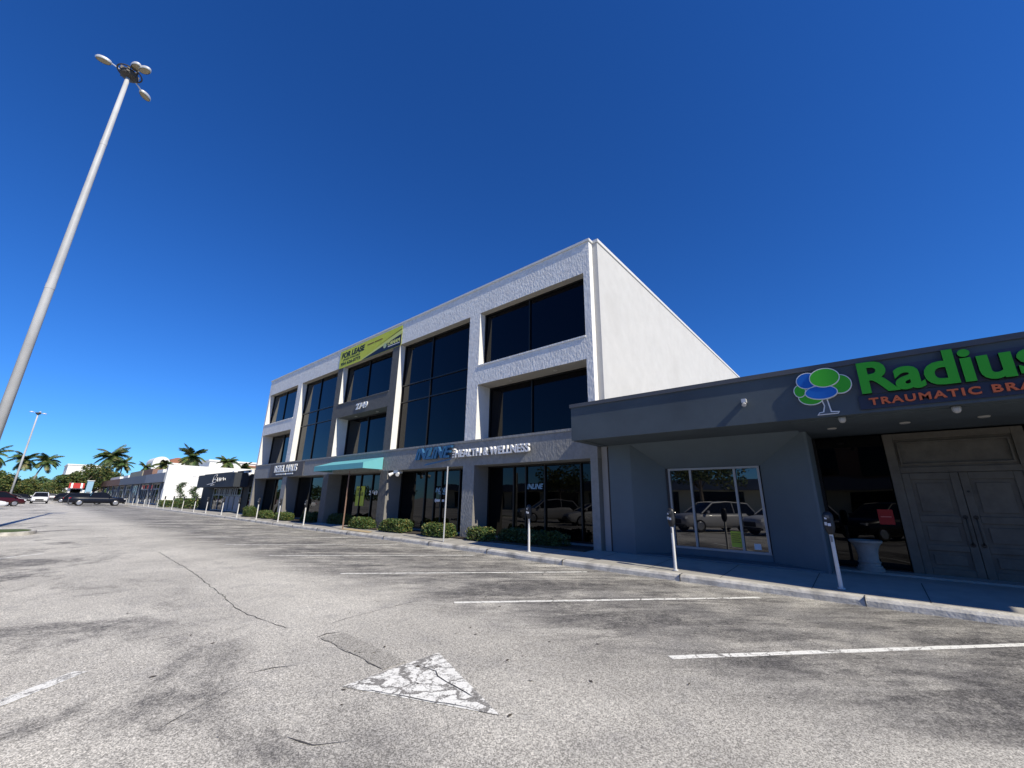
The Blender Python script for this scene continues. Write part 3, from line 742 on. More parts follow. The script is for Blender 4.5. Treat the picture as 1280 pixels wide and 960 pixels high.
for (a, b) in ((md_+0.004, dy1-0.172), (dy0+0.172, md_-0.004)):
    d = MB(); d.box(DX-0.01, a, 0.25, DX+0.045, b, 2.325)
    st = 0.13
    d.box(DX-0.045, a, 0.25, DX-0.011, a+st, 2.325); d.box(DX-0.045, b-st, 0.25, DX-0.011, b, 2.325)
    for (z0, z1) in ((0.25, 0.40), (0.74, 0.86), (1.30, 1.44), (2.18, 2.325)): d.box(DX-0.045, a+st, z0, DX-0.011, b-st, z1)
    for (z0, z1) in ((0.44, 0.70), (0.90, 1.26), (1.48, 2.14)): d.box(DX-0.034, a+st+0.07, z0+0.03, DX-0.012, b-st-0.07, z1-0.03)
    do = d.build('door', Wd, gb, bevel=0.012)
    hy = a+0.07 if a > md_ else b-0.07
    h = MB(); h.tube([(DX-0.045, hy, 1.42), (DX-0.11, hy, 1.36), (DX-0.12, hy, 1.15), (DX-0.11, hy, 0.94), (DX-0.045, hy, 0.88)], 0.013, 8)
    for z in (1.42, 0.88): h.tube([(DX-0.046, hy, z), (DX-0.062, hy, z)], 0.04, 12)
    h.build('handle', M['iron'], do, smooth=False)
h = MB(); h.tube([(DX-0.046, md_-0.07, 1.93), (DX-0.06, md_-0.07, 1.93)], 0.022, 10); h.build('lock', M['iron'], gb)
q = MB(); q.box(12.15, YE, 0.15, 12.68, 0.895, 0.262); q.build('door_step', M['concrete'], gb, bevel=0.01)
# small ceiling cans of the recess and two domes under the fascia
for (y_) in (0.40, -0.77, -1.84, -3.0):
    l_ = MB(); l_.lathe([(0.0, 0), (0.07, 0), (0.085, 0.015), (0.085, 0.03)], 14, (11.25, y_, FB_-0.045)); l_.build('recessed_light', M['led'], gb)
for y_ in (0.17, -1.35):
    l_ = MB(); l_.lathe([(0.0, -0.085), (0.035, -0.075), (0.055, -0.045), (0.06, -0.01), (0.06, 0.03)], 14, (9.96, y_, FB_-0.04)); l_.build('dome_light', M['led'], gb, smooth=True)
# sensor knob on the fascia
q = MB(); q.box(FXF-0.11, 1.70, 3.72, FXF-0.001, 1.79, 3.80); q.tube([(FXF-0.05, 1.745, 3.72), (FXF-0.12, 1.745, 3.66)], [0.03, 0.045], 10)
tag(q.build('fascia_lamp', M['galv'], None), 'small grey lamp knob on the slate fascia left of the tree logo', 'lamp')
# unseen boxes added at right, shaped to cast the diagonal shadow on the fascia
q = MB(); q.box(9.2, -6.5, 4.75, 10.9, -4.0, 8.7); q.box(9.9, -9.0, 4.32, 13.0, -6.4, 6.5)
q.build('added_shadow_box', M['fascia'], gb)

# Radius sign
rs = empty('shop_sign', label='green and orange clinic name letters on the slate fascia', cat='sign')
FX = FXF-0.004
q = MB(); q.box(FX-0.03, -3.0, 3.32, FX, -0.13, 3.575); q.build('sign_panel', M['sign_panel'], rs)
dk_g = mat('dark_letter_return', (0.01, 0.02, 0.012), 0.5)
text_mesh('green_letters', 'Radius', -0.20, -2.42, 3.59, 4.19, FX, 0.10, M['green_sign'], rs, offset=0.030, mat_side=dk_g)
text_mesh('orange_letters', 'TRAUMATIC BRAIN', -0.27, -2.46, 3.385, 3.515, FX-0.031, 0.03, M['orange_sign'], rs, offset=0.028, space=1.22, gap=0.45)
q = MB(); q.box(FX-0.012, -3.0, 3.60, FX, -0.16, 4.08); q.build('dark_back_panel', mat('backing_slate', (0.05, 0.055, 0.085), 0.6), rs)
# tree logo: overlapping lobes, each with a white rim, later ones in front
tl = empty('tree_emblem', label='round blue and green tree emblem with white outlines left of the green letters', cat='emblem')
def lobe(cy, cz, ry, rz, tilt, m, lay):
    for (k, mt, nm, ex) in ((0, M['white_sign'], 'lobe_rim', 0.016), (1, m, 'lobe', 0.0)):
        q = MB(); n = 36
        x1 = FX-0.03-0.012*lay-0.004*k; x0 = FX-0.001
        pts = []
        for i in range(n):
            a = 2*math.pi*i/n; u = (ry+ex)*math.cos(a); v = (rz+ex)*math.sin(a)
            pts.append((cy+u*math.cos(tilt)-v*math.sin(tilt), cz+u*math.sin(tilt)+v*math.cos(tilt)))
        if k == 1: x0 = x1+0.003
        q.poly([(x1, a, b) for a, b in pts][::-1])
        for i in range(n):
            j = (i+1) % n
            q.quad((x1, *pts[i]), (x1, *pts[j]), (x0, *pts[j]), (x0, *pts[i]))
        q.build(nm, mt, tl)
lobe(0.577, 3.662, 0.19, 0.135, R_(8), M['green_sign'], 0)
lobe(0.735, 3.815, 0.088, 0.115, 0, M['green_sign'], 1)
lobe(0.09, 3.86, 0.165, 0.175, R_(-6), M['green_sign'], 1)
lobe(0.590, 4.005, 0.165, 0.15, R_(-8), M['blue_sign'], 2)
lobe(0.400, 3.735, 0.245, 0.128, R_(3), M['blue_sign'], 3)
lobe(0.305, 4.015, 0.225, 0.178, R_(0), M['green_sign'], 4)
tk = [(0.428, 3.60), (0.319, 3.60), (0.292, 3.356), (0.173, 3.341), (0.203, 3.296), (0.527, 3.297), (0.487, 3.352), (0.431, 3.36), (0.397, 3.47)]
cy_ = sum(p[0] for p in tk)/len(tk); cz_ = sum(p[1] for p in tk)/len(tk)
q = MB(); q.poly([(FX-0.02, a, b) for a, b in tk]); 
for i in range(len(tk)):
    j = (i+1) % len(tk); q.quad((FX-0.02, *tk[i]), (FX-0.02, *tk[j]), (FX, *tk[j]), (FX, *tk[i]))
q.build('trunk_rim', M['white_sign'], tl)
tk2 = [(0.405, 3.60), (0.34, 3.60), (0.312, 3.335), (0.20, 3.325), (0.21, 3.312), (0.50, 3.312), (0.48, 3.335), (0.41, 3.345), (0.378, 3.47)]
q = MB(); q.poly([(FX-0.024, a, b) for a, b in tk2]); q.build('trunk', mat('emblem_trunk', (0.10, 0.12, 0.14), 0.5), tl)

# window notices and red reflection
e_ = empty('window_notice', label='yellow paper notice in the lower middle pane of the grey shop window', cat='notice')
plate('sheet', 2.94, 2.70, 0.55, 0.93, WX+0.015, M['yellow_green'], parent=e_)
for k in range(5):
    plate('text_line', 2.92, 2.72+0.03*(k % 2), 0.86-0.05*k, 0.875-0.05*k, WX+0.007, M['brown_ink'], parent=e_)
e_ = plate('window_notice', 2.43, 2.28, 0.52, 0.66, WX+0.015, M['sticker'], label='small white card in the lower right pane of the grey shop window', cat='notice')
e_ = empty('red_reflection', label='red square patch painted as a reflection on the black glass beside the carved door', cat='notice')  # reflection of something red, painted as a small plate on the glass
plate('sheet', -0.05, -0.31, 1.22, 1.54, DX-0.004, M['red_paint'], parent=e_)
plate('text_line', -0.09, -0.27, 1.375, 1.395, DX-0.011, mat('pale_red', (0.6, 0.16, 0.14), 0.6), parent=e_)

# planter urn
ur = MB()
ur.lathe([(0.0, 0.0), (0.24, 0.0), (0.24, 0.055), (0.215, 0.06), (0.215, 0.10), (0.19, 0.105), (0.185, 0.15), (0.20, 0.165), (0.20, 0.185), (0.178, 0.20), (0.175, 0.28), (0.182, 0.36), (0.20, 0.44), (0.228, 0.51), (0.262, 0.555), (0.29, 0.575), (0.295, 0.615), (0.275, 0.625), (0.245, 0.62), (0.23, 0.57), (0.0, 0.56)], 28, (0, 0, 0))
uo = ur.build('stone_planter', M['cast_stone'], smooth=True); uo.location = (12.42, 0.27, 0.262)
for p_ in uo.data.polygons: p_.use_smooth = False
tag(uo, 'empty cast stone planter urn in the recess left of the carved door', 'planter')

# ================================================================== PARKING METERS
def make_meter():
    root = empty('parking_meter')
    p = MB(); p.tube([(0, 0, 0), (0, 0, 0.93)], [0.034, 0.031], 14); p.tube([(0, 0, 0), (0, 0, 0.02)], 0.06, 12)
    p.build('pole', M['meter_pole'], root, smooth=False)
    st_ = MB(); st_.box(-0.036, -0.018, 0.80, -0.033, 0.018, 0.90); st_.build('label_plate', mat('grey_label', (0.25, 0.25, 0.25), 0.5), root)
    h = MB()
    prof_ = [(0.046, 0.93), (0.056, 0.96), (0.074, 1.00), (0.085, 1.05), (0.085, 1.14), (0.078, 1.18), (0.085, 1.21), (0.082, 1.27), (0.066, 1.315), (0.035, 1.338), (0.0, 1.342)]
    n = 18; b0 = len(h.v)
    for r, z in prof_:
        for k in range(n):
            a = 2*math.pi*k/n; h.v.append((r*0.78*math.cos(a), r*math.sin(a), z))
    for i in range(len(prof_)-1):
        for k in range(n):
            k2 = (k+1) % n; h.f.append((b0+i*n+k, b0+i*n+k2, b0+(i+1)*n+k2, b0+(i+1)*n+k)); h.m.append(0)
    h.f.append(tuple(b0+k for k in reversed(range(n)))); h.m.append(0)
    ho = h.build('head', M['meter_black'], root, smooth=True)
    dsp = MB(); dsp.box(-0.072, -0.03, 1.22, -0.050, 0.03, 1.275); dsp.build('display', mat('display_glass', (0.10, 0.11, 0.12), 0.15), ho)
    s1 = MB(); s1.box(-0.0715, 0.012, 1.20, -0.066, 0.047, 1.235); s1.build('sticker', M['sticker'], ho)
    s1 = MB(); s1.box(-0.0725, -0.035, 1.08, -0.066, 0.012, 1.13); s1.build('sticker', M['sticker'], ho)
    s2 = MB(); s2.box(-0.0725, 0.02, 1.09, -0.066, 0.06, 1.15); s2.build('coin_plate', M['galv'], ho)
    return root
NUM = ['first', 'second', 'third', 'fourth', 'fifth', 'sixth', 'seventh', 'eighth', 'ninth', 'tenth', 'eleventh', 'twelfth', 'thirteenth',
       'fourteenth', 'fifteenth', 'sixteenth', 'seventeenth', 'eighteenth', 'nineteenth', 'twentieth', 'twenty-first', 'twenty-second', 'twenty-third']
ML = [(10.03, 0.69), (9.93, 3.62), (10.13, 7.98), (10.29, 23.73), (10.39, 27.52), (10.54, 31.59), (10.45, 35.21), (10.72, 39.9), (10.78, 44.6),
      (10.7, 48.2), (10.75, 52.9), (10.72, 57.2), (10.8, 61.9), (10.8, 65.3), (10.8, 70.6), (10.8, 73.8), (10.8, 78.8), (10.8, 82.7), (10.8, 88.8), (10.8, 92.8), (10.8, 97.1), (10.8, 100.8)]
spec = {0: 'black-headed parking meter nearest the viewer, in front of the stone planter',
        1: 'black-headed parking meter on the kerb in front of the grey shop window',
        2: 'black-headed parking meter in front of the nearest ground-floor window of the white office building'}
m0 = make_meter()
for i, (x, y) in enumerate(ML):
    o = m0 if i == 0 else copy_tree(m0)
    o.location = (x, y, 0.14 + max(0, (x-kx(y)-0.2))*0.06); o.rotation_euler = (0, 0, R_(random.uniform(-12, 12)))
    if i > 3: o.scale = (1.0, 1.0, 1.03)
    tag(o, spec.get(i, '%s grey parking meter counting from the right along the kerb' % NUM[i]), 'parking meter', 'parking meters along the kerb')

# bare sign posts
def post(x, y, h, m, label, lean=0.0):
    root = empty('sign_post', (x, y, 0.15), label=label, cat='sign post')
    p = MB(); p.box(-0.010, -0.03, 0, 0.0, 0.03, h); p.box(0.0, -0.042, 0, 0.028, -0.030, h); p.box(0.0, 0.030, 0, 0.028, 0.042, h)
    po = p.build('u_channel', m, root)
    s = MB(); s.box(-0.016, -0.15, h-0.46, -0.011, 0.15, h-0.01)
    b = MB()
    for z in (h-0.4, h-0.08): b.tube([(-0.02, 0, z), (0.01, 0, z)], 0.012, 8)
    b.build('bolts', M['galv'], root)
    root.rotation_euler = (0, lean, R_(-52))
    return root
post(10.22, 11.98, 2.66, M['galv'], 'bare grey steel sign post on the kerb below the WELLNESS letters')
post(10.45, 19.75, 2.78, M['rust'], 'bare rust-stained steel sign post on the kerb in front of the teal awning')

# ================================================================== HEDGES
def leaf_cloud(seed, n, shape, size, mats_n=1):
    rr = random.Random(seed); mb = MB()
    for _ in range(n):
        p = shape(rr)
        a = rr.uniform(0, 6.28); t = rr.uniform(-0.9, 0.9); s = size*rr.uniform(0.6, 1.25)
        u = Vector((math.cos(a), math.sin(a), t)).normalized()
        v = u.cross(Vector((rr.uniform(-1, 1), rr.uniform(-1, 1), rr.uniform(-0.4, 1)))).normalized()
        p = Vector(p); mi = 0 if mats_n == 1 else (1 if rr.random() < 0.25 else 0)
        mb.quad(tuple(p-u*s), tuple(p-v*s*0.5), tuple(p+u*s), tuple(p+v*s*0.5), mi)
    return mb
def hedge(x, y, L, D, H, seed, label, mats_, dens=1.0, base_z=0.2):
    L *= 0.88; H *= 0.88
    root = empty('hedge_shrub', (x, y, base_z), label=label, cat='shrub', group='clipped shrubs along the office front')
    rr0 = random.Random(seed); bumps = [(rr0.uniform(0, 6), rr0.uniform(1.5, 4), rr0.uniform(0.03, 0.09)) for _ in range(4)]
    def sh(rr):
        # near the surface of a rounded box, surface uneven
        while True:
            u, v, w = rr.uniform(-1, 1), rr.uniform(-1, 1), rr.uniform(0.06, 1)
            d = max((abs(u)**4 + abs(v)**4 + abs(w)**5), 1e-6)**0.25
            if d < 1.02 and (d > 0.72 or rr.random() < 0.22): break
        k = 1 + sum(a*math.sin(f*(u*2+v)+p+w*2) for p, f, a in bumps)
        return (v*D/2*k, u*L/2*k, w*H*k)
    lc = leaf_cloud(seed, int(2600*L*dens), sh, 0.045, 2); lc.build('foliage', mats_, root)
    st_ = MB()
    for k in range(int(4*L)):
        yy = rr0.uniform(-L*0.4, L*0.4); xx = rr0.uniform(-D*0.3, D*0.3)
        st_.tube([(xx*0.5, yy, 0), (xx, yy+rr0.uniform(-0.1, 0.1), H*0.75)], [0.012, 0.005], 5)
    st_.build('stems', M['bark'], root)
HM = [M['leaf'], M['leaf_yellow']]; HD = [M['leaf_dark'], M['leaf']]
hedge(11.15, 11.0, 1.35, 0.6, 0.50, 1, 'loose green shrub right of the square pier below the WELLNESS letters', HM, 0.8)
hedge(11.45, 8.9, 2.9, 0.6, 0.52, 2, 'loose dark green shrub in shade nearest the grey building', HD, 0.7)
hedge(11.05, 13.25, 1.95, 0.65, 0.54, 3, 'boxy green shrub just left of the bare grey sign post', HM)
hedge(11.10, 16.30, 2.2, 0.70, 0.58, 4, 'boxy green shrub under the security lamp and the blue letters', HM)
hedge(11.15, 19.15, 1.9, 0.65, 0.54, 5, 'boxy green shrub right of the rust-stained sign post', HM)
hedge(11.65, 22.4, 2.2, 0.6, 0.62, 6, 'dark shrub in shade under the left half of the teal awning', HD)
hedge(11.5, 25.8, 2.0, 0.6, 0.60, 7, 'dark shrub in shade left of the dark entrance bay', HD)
hedge(11.15, 28.6, 2.3, 0.65, 0.52, 8, 'boxy green shrub below the right half of the REBEL HAUS lettering', HM)
hedge(11.15, 31.6, 1.8, 0.65, 0.52, 9, 'small boxy green shrub below the left half of the REBEL HAUS lettering', HM)
hedge(11.15, 34.9, 1.8, 0.65, 0.75, 10, 'boxy green shrub at the far end of the office block', HM)

# ================================================================== LIGHT MASTS
def mast(x, y, h, r0, r1, label, heads, nside=28):
    root = empty('light_mast', (x, y, 0.1), label=label, cat='light mast', group='tall parking lot light masts')
    p = MB(); p.tube([(0, 0, 0), (0, 0, h*0.45), (0, 0, h*0.8), (0, 0, h)], [r0, r0*.84, r0*.66, r1], nside); po = p.build('pole', M['pole_paint'], root, smooth=True)
    for fz, fr_c in ((0.45, .84), (0.8, .66)):
        cl = MB(); cl.tube([(0, 0, h*fz-.12), (0, 0, h*fz+.12)], r0*fr_c+.008, nside); cl.build('pole_joint', M['pole_paint'], root)
    hh_ = MB(); hh_.box(-.09, -r0-.012, .55, .09, -r0+.05, .95); hh_.build('hand_hole_cover', M['galv'], root)
    bs = MB(); bs.lathe([(r0+0.18, 0), (r0+0.18, 0.05), (r0+0.02, 0.08), (r0+0.01, 0.3)], 20); bs.build('base_plate', M['galv'], root)
    hb = MB(); hb.lathe([(r1+0.02, -0.26), (0.34, -0.16), (0.38, 0.0), (0.34, 0.12), (0.22, 0.22), (0.0, 0.24)], 20, (0, 0, h))
    n = 24
    hb.tube([(0.5*math.cos(2*math.pi*k/n), 0.5*math.sin(2*math.pi*k/n), h+0.1) for k in range(n+1)], 0.035, 6)
    for k in range(6):
        a = 2*math.pi*k/6+0.3; hb.box(0.34*math.cos(a)-0.06, 0.34*math.sin(a)-0.06, h-0.12, 0.34*math.cos(a)+0.06, 0.34*math.sin(a)+0.06, h+0.2)
    hb.build('hub', mat('mast_hub', (0.07, 0.065, 0.06), 0.6, metal=0.3), root)
    for (ax, ay, zz) in heads:
        a = math.atan2(ay, ax); d = math.hypot(ax, ay); ca, sa = math.cos(a), math.sin(a)
        arm = MB(); arm.tube([(0.3*ca, 0.3*sa, h+0.05), (ca*(d-0.30), sa*(d-0.30), h+0.12+zz)], 0.03, 8); ao = arm.build('arm', M['galv'], root)
        hd = MB(); n = 18
        prof_ = [(0.30, -0.06), (0.33, -0.02), (0.34, 0.03), (0.30, 0.10), (0.17, 0.17), (0.0, 0.19)]
        b0 = len(hd.v)
        for r, z in prof_:
            for k in range(n):
                t = 2*math.pi*k/n; lx = d + r*1.0*math.cos(t); ly = r*0.62*math.sin(t)
                hd.v.append((lx*ca-ly*sa, lx*sa+ly*ca, h+0.1+zz+z))
        for i in range(len(prof_)-1):
            for k in range(n):
                k2 = (k+1) % n; hd.f.append((b0+i*n+k, b0+i*n+k2, b0+(i+1)*n+k2, b0+(i+1)*n+k)); hd.m.append(0)
        ho = hd.build('lamp_head', M['galv'], root, smooth=True)
        ln = MB(); ln.poly([((d+0.28*math.cos(2*math.pi*k/n))*ca-0.16*math.sin(2*math.pi*k/n)*sa, (d+0.28*math.cos(2*math.pi*k/n))*sa+0.16*math.sin(2*math.pi*k/n)*ca, h+0.1+zz-0.055) for k in range(n)][::-1])
        ln.build('lens', mat('amber_lens', (0.30, 0.26, 0.17), 0.25), ho)
    return root
mast(-1.26, 26.6, 23.3, 0.185, 0.09, 'tall pale light mast at left with four lamp heads, beside the grass island',
     [(-1.02, 0.28, 0.12), (0.16, -0.62, 0.10), (0.50, -0.80, 0.05), (0.78, 0.85, -0.15)])
mast(-1.67, 135.0, 18.2, 0.20, 0.12, 'distant slim light mast behind the left palms', [(-1.0, 0, 0.1), (0.9, 0.2, 0.0), (0.2, -0.9, 0.1)], 12)

# ================================================================== CARS
def make_car(kind, pm, name):
    """front towards +x; origin on the ground under the middle"""
    root = empty(name)
    if kind == 'sedan':
        Lh, W, H = 2.35, 0.90, 1.45
        low = [(-2.35, .42, .78), (-2.25, .30, .95), (-1.6, .24, 1.00), (-0.6, .22, .96), (0.6, .22, .94), (1.3, .24, .90), (2.1, .27, .74), (2.35, .38, .60)]
        cab = [(-1.75, 1.00), (-1.05, 1.38), (-0.2, 1.45), (0.5, 1.40), (1.35, .93)]; wx = (-1.42, 1.42); wr = 0.33
    elif kind == 'suv':
        Lh, W, H = 2.35, 0.95, 1.75
        low = [(-2.35, .45, 1.0), (-2.3, .32, 1.12), (-1.6, .28, 1.12), (-0.6, .26, 1.10), (0.7, .26, 1.08), (1.3, .28, 1.06), (2.1, .32, .96), (2.35, .42, .78)]
        cab = [(-2.28, 1.12), (-1.9, 1.68), (-0.5, 1.77), (0.4, 1.70), (1.25, 1.08)]; wx = (-1.42, 1.45); wr = 0.37
    elif kind == 'pickup':
        Lh, W, H = 2.9, 1.0, 1.9
        low = [(-2.9, .55, 1.15), (-2.88, .42, 1.20), (-1.9, .38, 1.20), (-0.9, .36, 1.20), (0.9, .36, 1.18), (1.5, .38, 1.18), (2.6, .40, 1.10), (2.9, .50, .90)]
        cab = [(-0.95, 1.20), (-0.75, 1.82), (0.1, 1.90), (0.65, 1.84), (1.35, 1.17)]; wx = (-1.85, 1.85); wr = 0.42
    else:  # van
        Lh, W, H = 2.5, 0.98, 1.8
        low = [(-2.5, .45, 1.0), (-2.45, .30, 1.10), (-1.6, .26, 1.10), (-0.6, .25, 1.08), (0.9, .25, 1.05), (1.6, .27, 1.0), (2.3, .30, .88), (2.5, .42, .70)]
        cab = [(-2.42, 1.10), (-2.2, 1.70), (-0.8, 1.80), (0.6, 1.74), (1.75, .98)]; wx = (-1.5, 1.55); wr = 0.35
    b = MB(); rings = []
    for i, (x, z0, z1) in enumerate(low):
        t = abs(x)/Lh; w = W*(1-0.16*max(0, (t-0.78)/0.22)**1.5)
        h = z1-z0
        ring = [(-w*.86, z0), (-w*.97, z0+h*.18), (-w, z0+h*.45), (-w*.985, z0+h*.75), (-w*.93, z1-0.02), (-w*.80, z1), (0, z1+0.03), (w*.80, z1), (w*.93, z1-0.02), (w*.985, z0+h*.75), (w, z0+h*.45), (w*.97, z0+h*.18), (w*.86, z0)]
        base = len(b.v); b.v += [(x, yy, zz) for yy, zz in ring]; rings.append((base, len(ring)))
    for (r0, n), (r1, _) in zip(rings, rings[1:]):
        for k in range(n):
            k2 = (k+1) % n; b.f.append((r0+k, r1+k, r1+k2, r0+k2)); b.m.append(0)
    b.f.append(tuple(rings[0][0]+k for k in range(rings[0][1]))); b.m.append(0)
    b.f.append(tuple(rings[-1][0]+k for k in reversed(range(rings[-1][1])))); b.m.append(0)
    bo = b.build('body', pm, root, smooth=True, bevel=0)
    # greenhouse
    gmb = MB(); rg = []
    for (x, z) in cab:
        zz = z; t = (z-cab[0][1])/(H-cab[0][1]); w0 = W*.93; w1 = W*(.93-.20*max(0, t))
        zb = 0.85
        base = len(gmb.v); gmb.v += [(x, -w0, min(zb, z)), (x, -w0, cab[0][1]-.06 if z > cab[0][1]+.1 else z-.02), (x, -w1, zz-.04 if t > .2 else zz), (x, 0, zz), (x, w1, zz-.04 if t > .2 else zz), (x, w0, cab[0][1]-.06 if z > cab[0][1]+.1 else z-.02), (x, w0, min(zb, z))]
        rg.append(base)
    for r0, r1 in zip(rg, rg[1:]):
        for k in range(6): gmb.f.append((r0+k, r1+k, r1+k+1, r0+k+1)); gmb.m.append(0)
    gmb.build('windows', M['car_glass'], root)
    # roof skin and pillars
    rfb = MB(); c1, c2, c3 = cab[1], cab[2], cab[3]; w1 = W*.74
    for (a, c) in ((c1, c2), (c2, c3)):
        rfb.quad((a[0], -w1, a[1]-.025), (c[0], -w1, c[1]-.025), (c[0], 0, c[1]+.012), (a[0], 0, a[1]+.012))
        rfb.quad((a[0], 0, a[1]+.012), (c[0], 0, c[1]+.012), (c[0], w1, c[1]-.025), (a[0], w1, a[1]-.025))
    for s in (-1, 1):
        for (p0, p1) in ((cab[0], cab[1]), (cab[4], cab[3])):
            rfb.tube([(p0[0], s*W*.92, p0[1]), (p1[0], s*W*.745, p1[1]-.02)], 0.04, 6)
        rfb.tube([(c1[0], s*W*.745, c1[1]-.03), (c2[0], s*W*.74, c2[1]-.03), (c3[0], s*W*.745, c3[1]-.03)], 0.035, 6)
        mx = (c2[0]+c1[0])/2+0.35
        rfb.tube([(mx, s*W*.935, cab[0][1]-.05), (mx, s*W*.745, H-.06)], 0.035, 6)
    rfb.build('roof', pm, root)
    for s in (-1, 1):
        for x in wx:
            wr_ = MB(); wr_.tube([(x, s*(W-.24), wr), (x, s*(W-.05), wr), (x, s*(W+.005), wr)], [wr, wr, wr*.93], 22); wo_ = wr_.build('wheel', M['tyre'], root)
            ri = MB(); ri.tube([(x, s*(W+.006), wr), (x, s*(W+.014), wr)], [wr*.64, wr*.58], 14); ri.build('rim', M['rim'], wo_)
        hl = MB(); zz = low[-2][2]-0.13
        hl.box(low[-2][0]+0.02, min(s*W*.55, s*W*.88), zz-.07, Lh-.035, max(s*W*.55, s*W*.88), zz+.05); hl.build('headlight', M['lamp_lens'], root)
        t_ = MB(); zz = low[1][2]-0.14
        t_.box(-Lh-.012, min(s*W*.60, s*W*.84), zz-.10, -Lh+.15, max(s*W*.60, s*W*.84), zz+.06); t_.build('tail_light', M['tail_lens'], root)
        mi = MB(); xm = cab[4][0]-.35; mi.box(xm, min(s*(W+.02), s*(W+.17)), cab[0][1]-.02, xm+.10, max(s*(W+.02), s*(W+.17)), cab[0][1]+.12); mi.build('mirror', pm, root)
    gr = MB(); gr.box(Lh-.05, -W*.48, low[-1][1]+.06, Lh+.012, W*.48, low[-1][2]-.05); gr.build('grille', M['bumper'], root)
    bp = MB(); bp.box(-Lh-.03, -W*.8, .38, -Lh+.12, W*.8, .55); bp.build('bumper', M['bumper'], root)
    bp = MB(); bp.box(Lh-.16, -W*.8, .30, Lh+.02, W*.8, .44); bp.build('bumper', M['bumper'], root)
    if kind == 'pickup':
        bd = MB(); bd.box(-2.80, -.80, 1.205, -1.0, .80, 1.24); bd.build('bed_cover', M['bumper'], root)
    return root
cars = []
def car(kind, pm, x, y, rz, label, cat, name='parked_car', src=None, grp=None):
    if src: 
        c = copy_tree(src)
    else: c = make_car(kind, pm, name)
    c.location = (x, y, 0.0); c.rotation_euler = (0, 0, R_(rz))
    tag(c, label, cat, grp); return c
# far end of the lot, in view
car('pickup', M['p_navy'], 7.2, 84.6, 0, 'dark navy pickup truck with its nose to the kerb, nearest of the dark trucks', 'pickup truck', 'pickup_truck')
car('suv', M['p_navy'], 6.6, 94, -10, 'dark navy sports utility car just beyond the nearest pickup truck', 'car')
car('suv', M['p_black'], 6.3, 113, -10, 'black car farthest back in the row of dark vehicles by the far shops', 'car')
car('suv', M['p_white'], 2.0, 103, -92, 'white car driving towards the viewer down the middle of the far lane', 'car')
car('van', M['p_maroon'], -2.2, 80, 20, 'dark maroon van parked at the left edge of the picture', 'van', 'parked_van')
car('sedan', M['p_white'], -3.2, 66.5, 20, 'white car cut by the left edge of the picture, in front of the maroon van', 'car')
car('sedan', M['p_white'], -1.9, 97, 20, 'white car half hidden just right of the maroon van', 'car')
car('sedan', M['p_grey'], -1.5, 112, 20, 'dark blue grey car beyond the maroon van', 'car')
car('sedan', M['p_black'], -0.2, 132, 12, 'black car under the trees left of the white moving car', 'car')
car('sedan', M['p_white'], 5.2, 168, 95, 'tiny white car far off right of the white moving car', 'car')
# parked row across the lane, outside the frame, mirrored in the shop windows
PG = 'cars parked across the lane'
w1 = car('suv', M['p_white'], -3.1, 3.7, 40, 'white car parked across the lane, mirrored in the grey shop window', 'car', grp=PG)
car('suv', M['p_silver'], -3.3, 7.6, 40, 'silver car parked across the lane, mirrored in the grey shop window', 'car', grp=PG)
w2 = car('sedan', M['p_white'], -3.2, 15.6, 40, 'white sedan parked across the lane, mirrored in the office ground-floor glass', 'car', grp=PG)
car('sedan', M['p_grey'], -3.2, 11.8, 40, 'grey sedan parked across the lane beside the white one', 'car', grp=PG)
car('suv', M['p_black'], -3.2, -0.4, 40, 'black car parked across the lane, mirrored in the black glass', 'car', grp=PG)
car('suv', M['p_silver'], -3.3, 20.0, 40, 'silver car parked across the lane short of the grass island', 'car', grp=PG)

# ================================================================== TREES
def tree(x, y, h, r, seed, label, n=5200, lm=None, flat=0.62, name='shade_tree', zb=0.45, size=0.2, trunk_x=0.0):
    rr = random.Random(seed)
    if y > 50: zb *= 0.55; n = int(n*1.5); flat *= 1.25
    root = empty(name, (x, y, 0), label=label, cat='tree')
    tr = MB(); th = h*zb
    tr.tube([(0, 0, 0), (0.1, 0.05, th*.5), (0, 0.1, th)], [0.035*h, 0.026*h, 0.022*h], 9)
    lobes = []
    for k in range(15):
        a = rr.uniform(0, 6.28); d = r*math.sqrt(rr.uniform(0.02, 0.8))
        cz = th + (h-th)*rr.uniform(0.15, 0.80)*(1-0.35*(d/r)**2)
        c = (d*math.cos(a), d*math.sin(a), cz); lobes.append((c, r*rr.uniform(0.22, 0.42)))
        if k < 8: tr.tube([(0, 0.1, th*0.9), (c[0]*.5, c[1]*.5, th+(cz-th)*.6), c], [0.014*h, 0.009*h, 0.004*h], 6)
    tr.build('trunk', M['bark'], root)
    def sh(q):
        c, lr = lobes[q.randrange(len(lobes))]
        while True:
            u, v, w = q.uniform(-1, 1), q.uniform(-1, 1), q.uniform(-1, 1); dd = u*u+v*v+w*w
            if dd < 1 and (dd > 0.35 or q.random() < 0.3): break
        return (c[0]+u*lr, c[1]+v*lr, c[2]+w*lr*flat)
    leaf_cloud(seed+50, n, sh, size, 2).build('crown', lm or [M['leaf_tree'], M['leaf_yellow']], root)
    return root
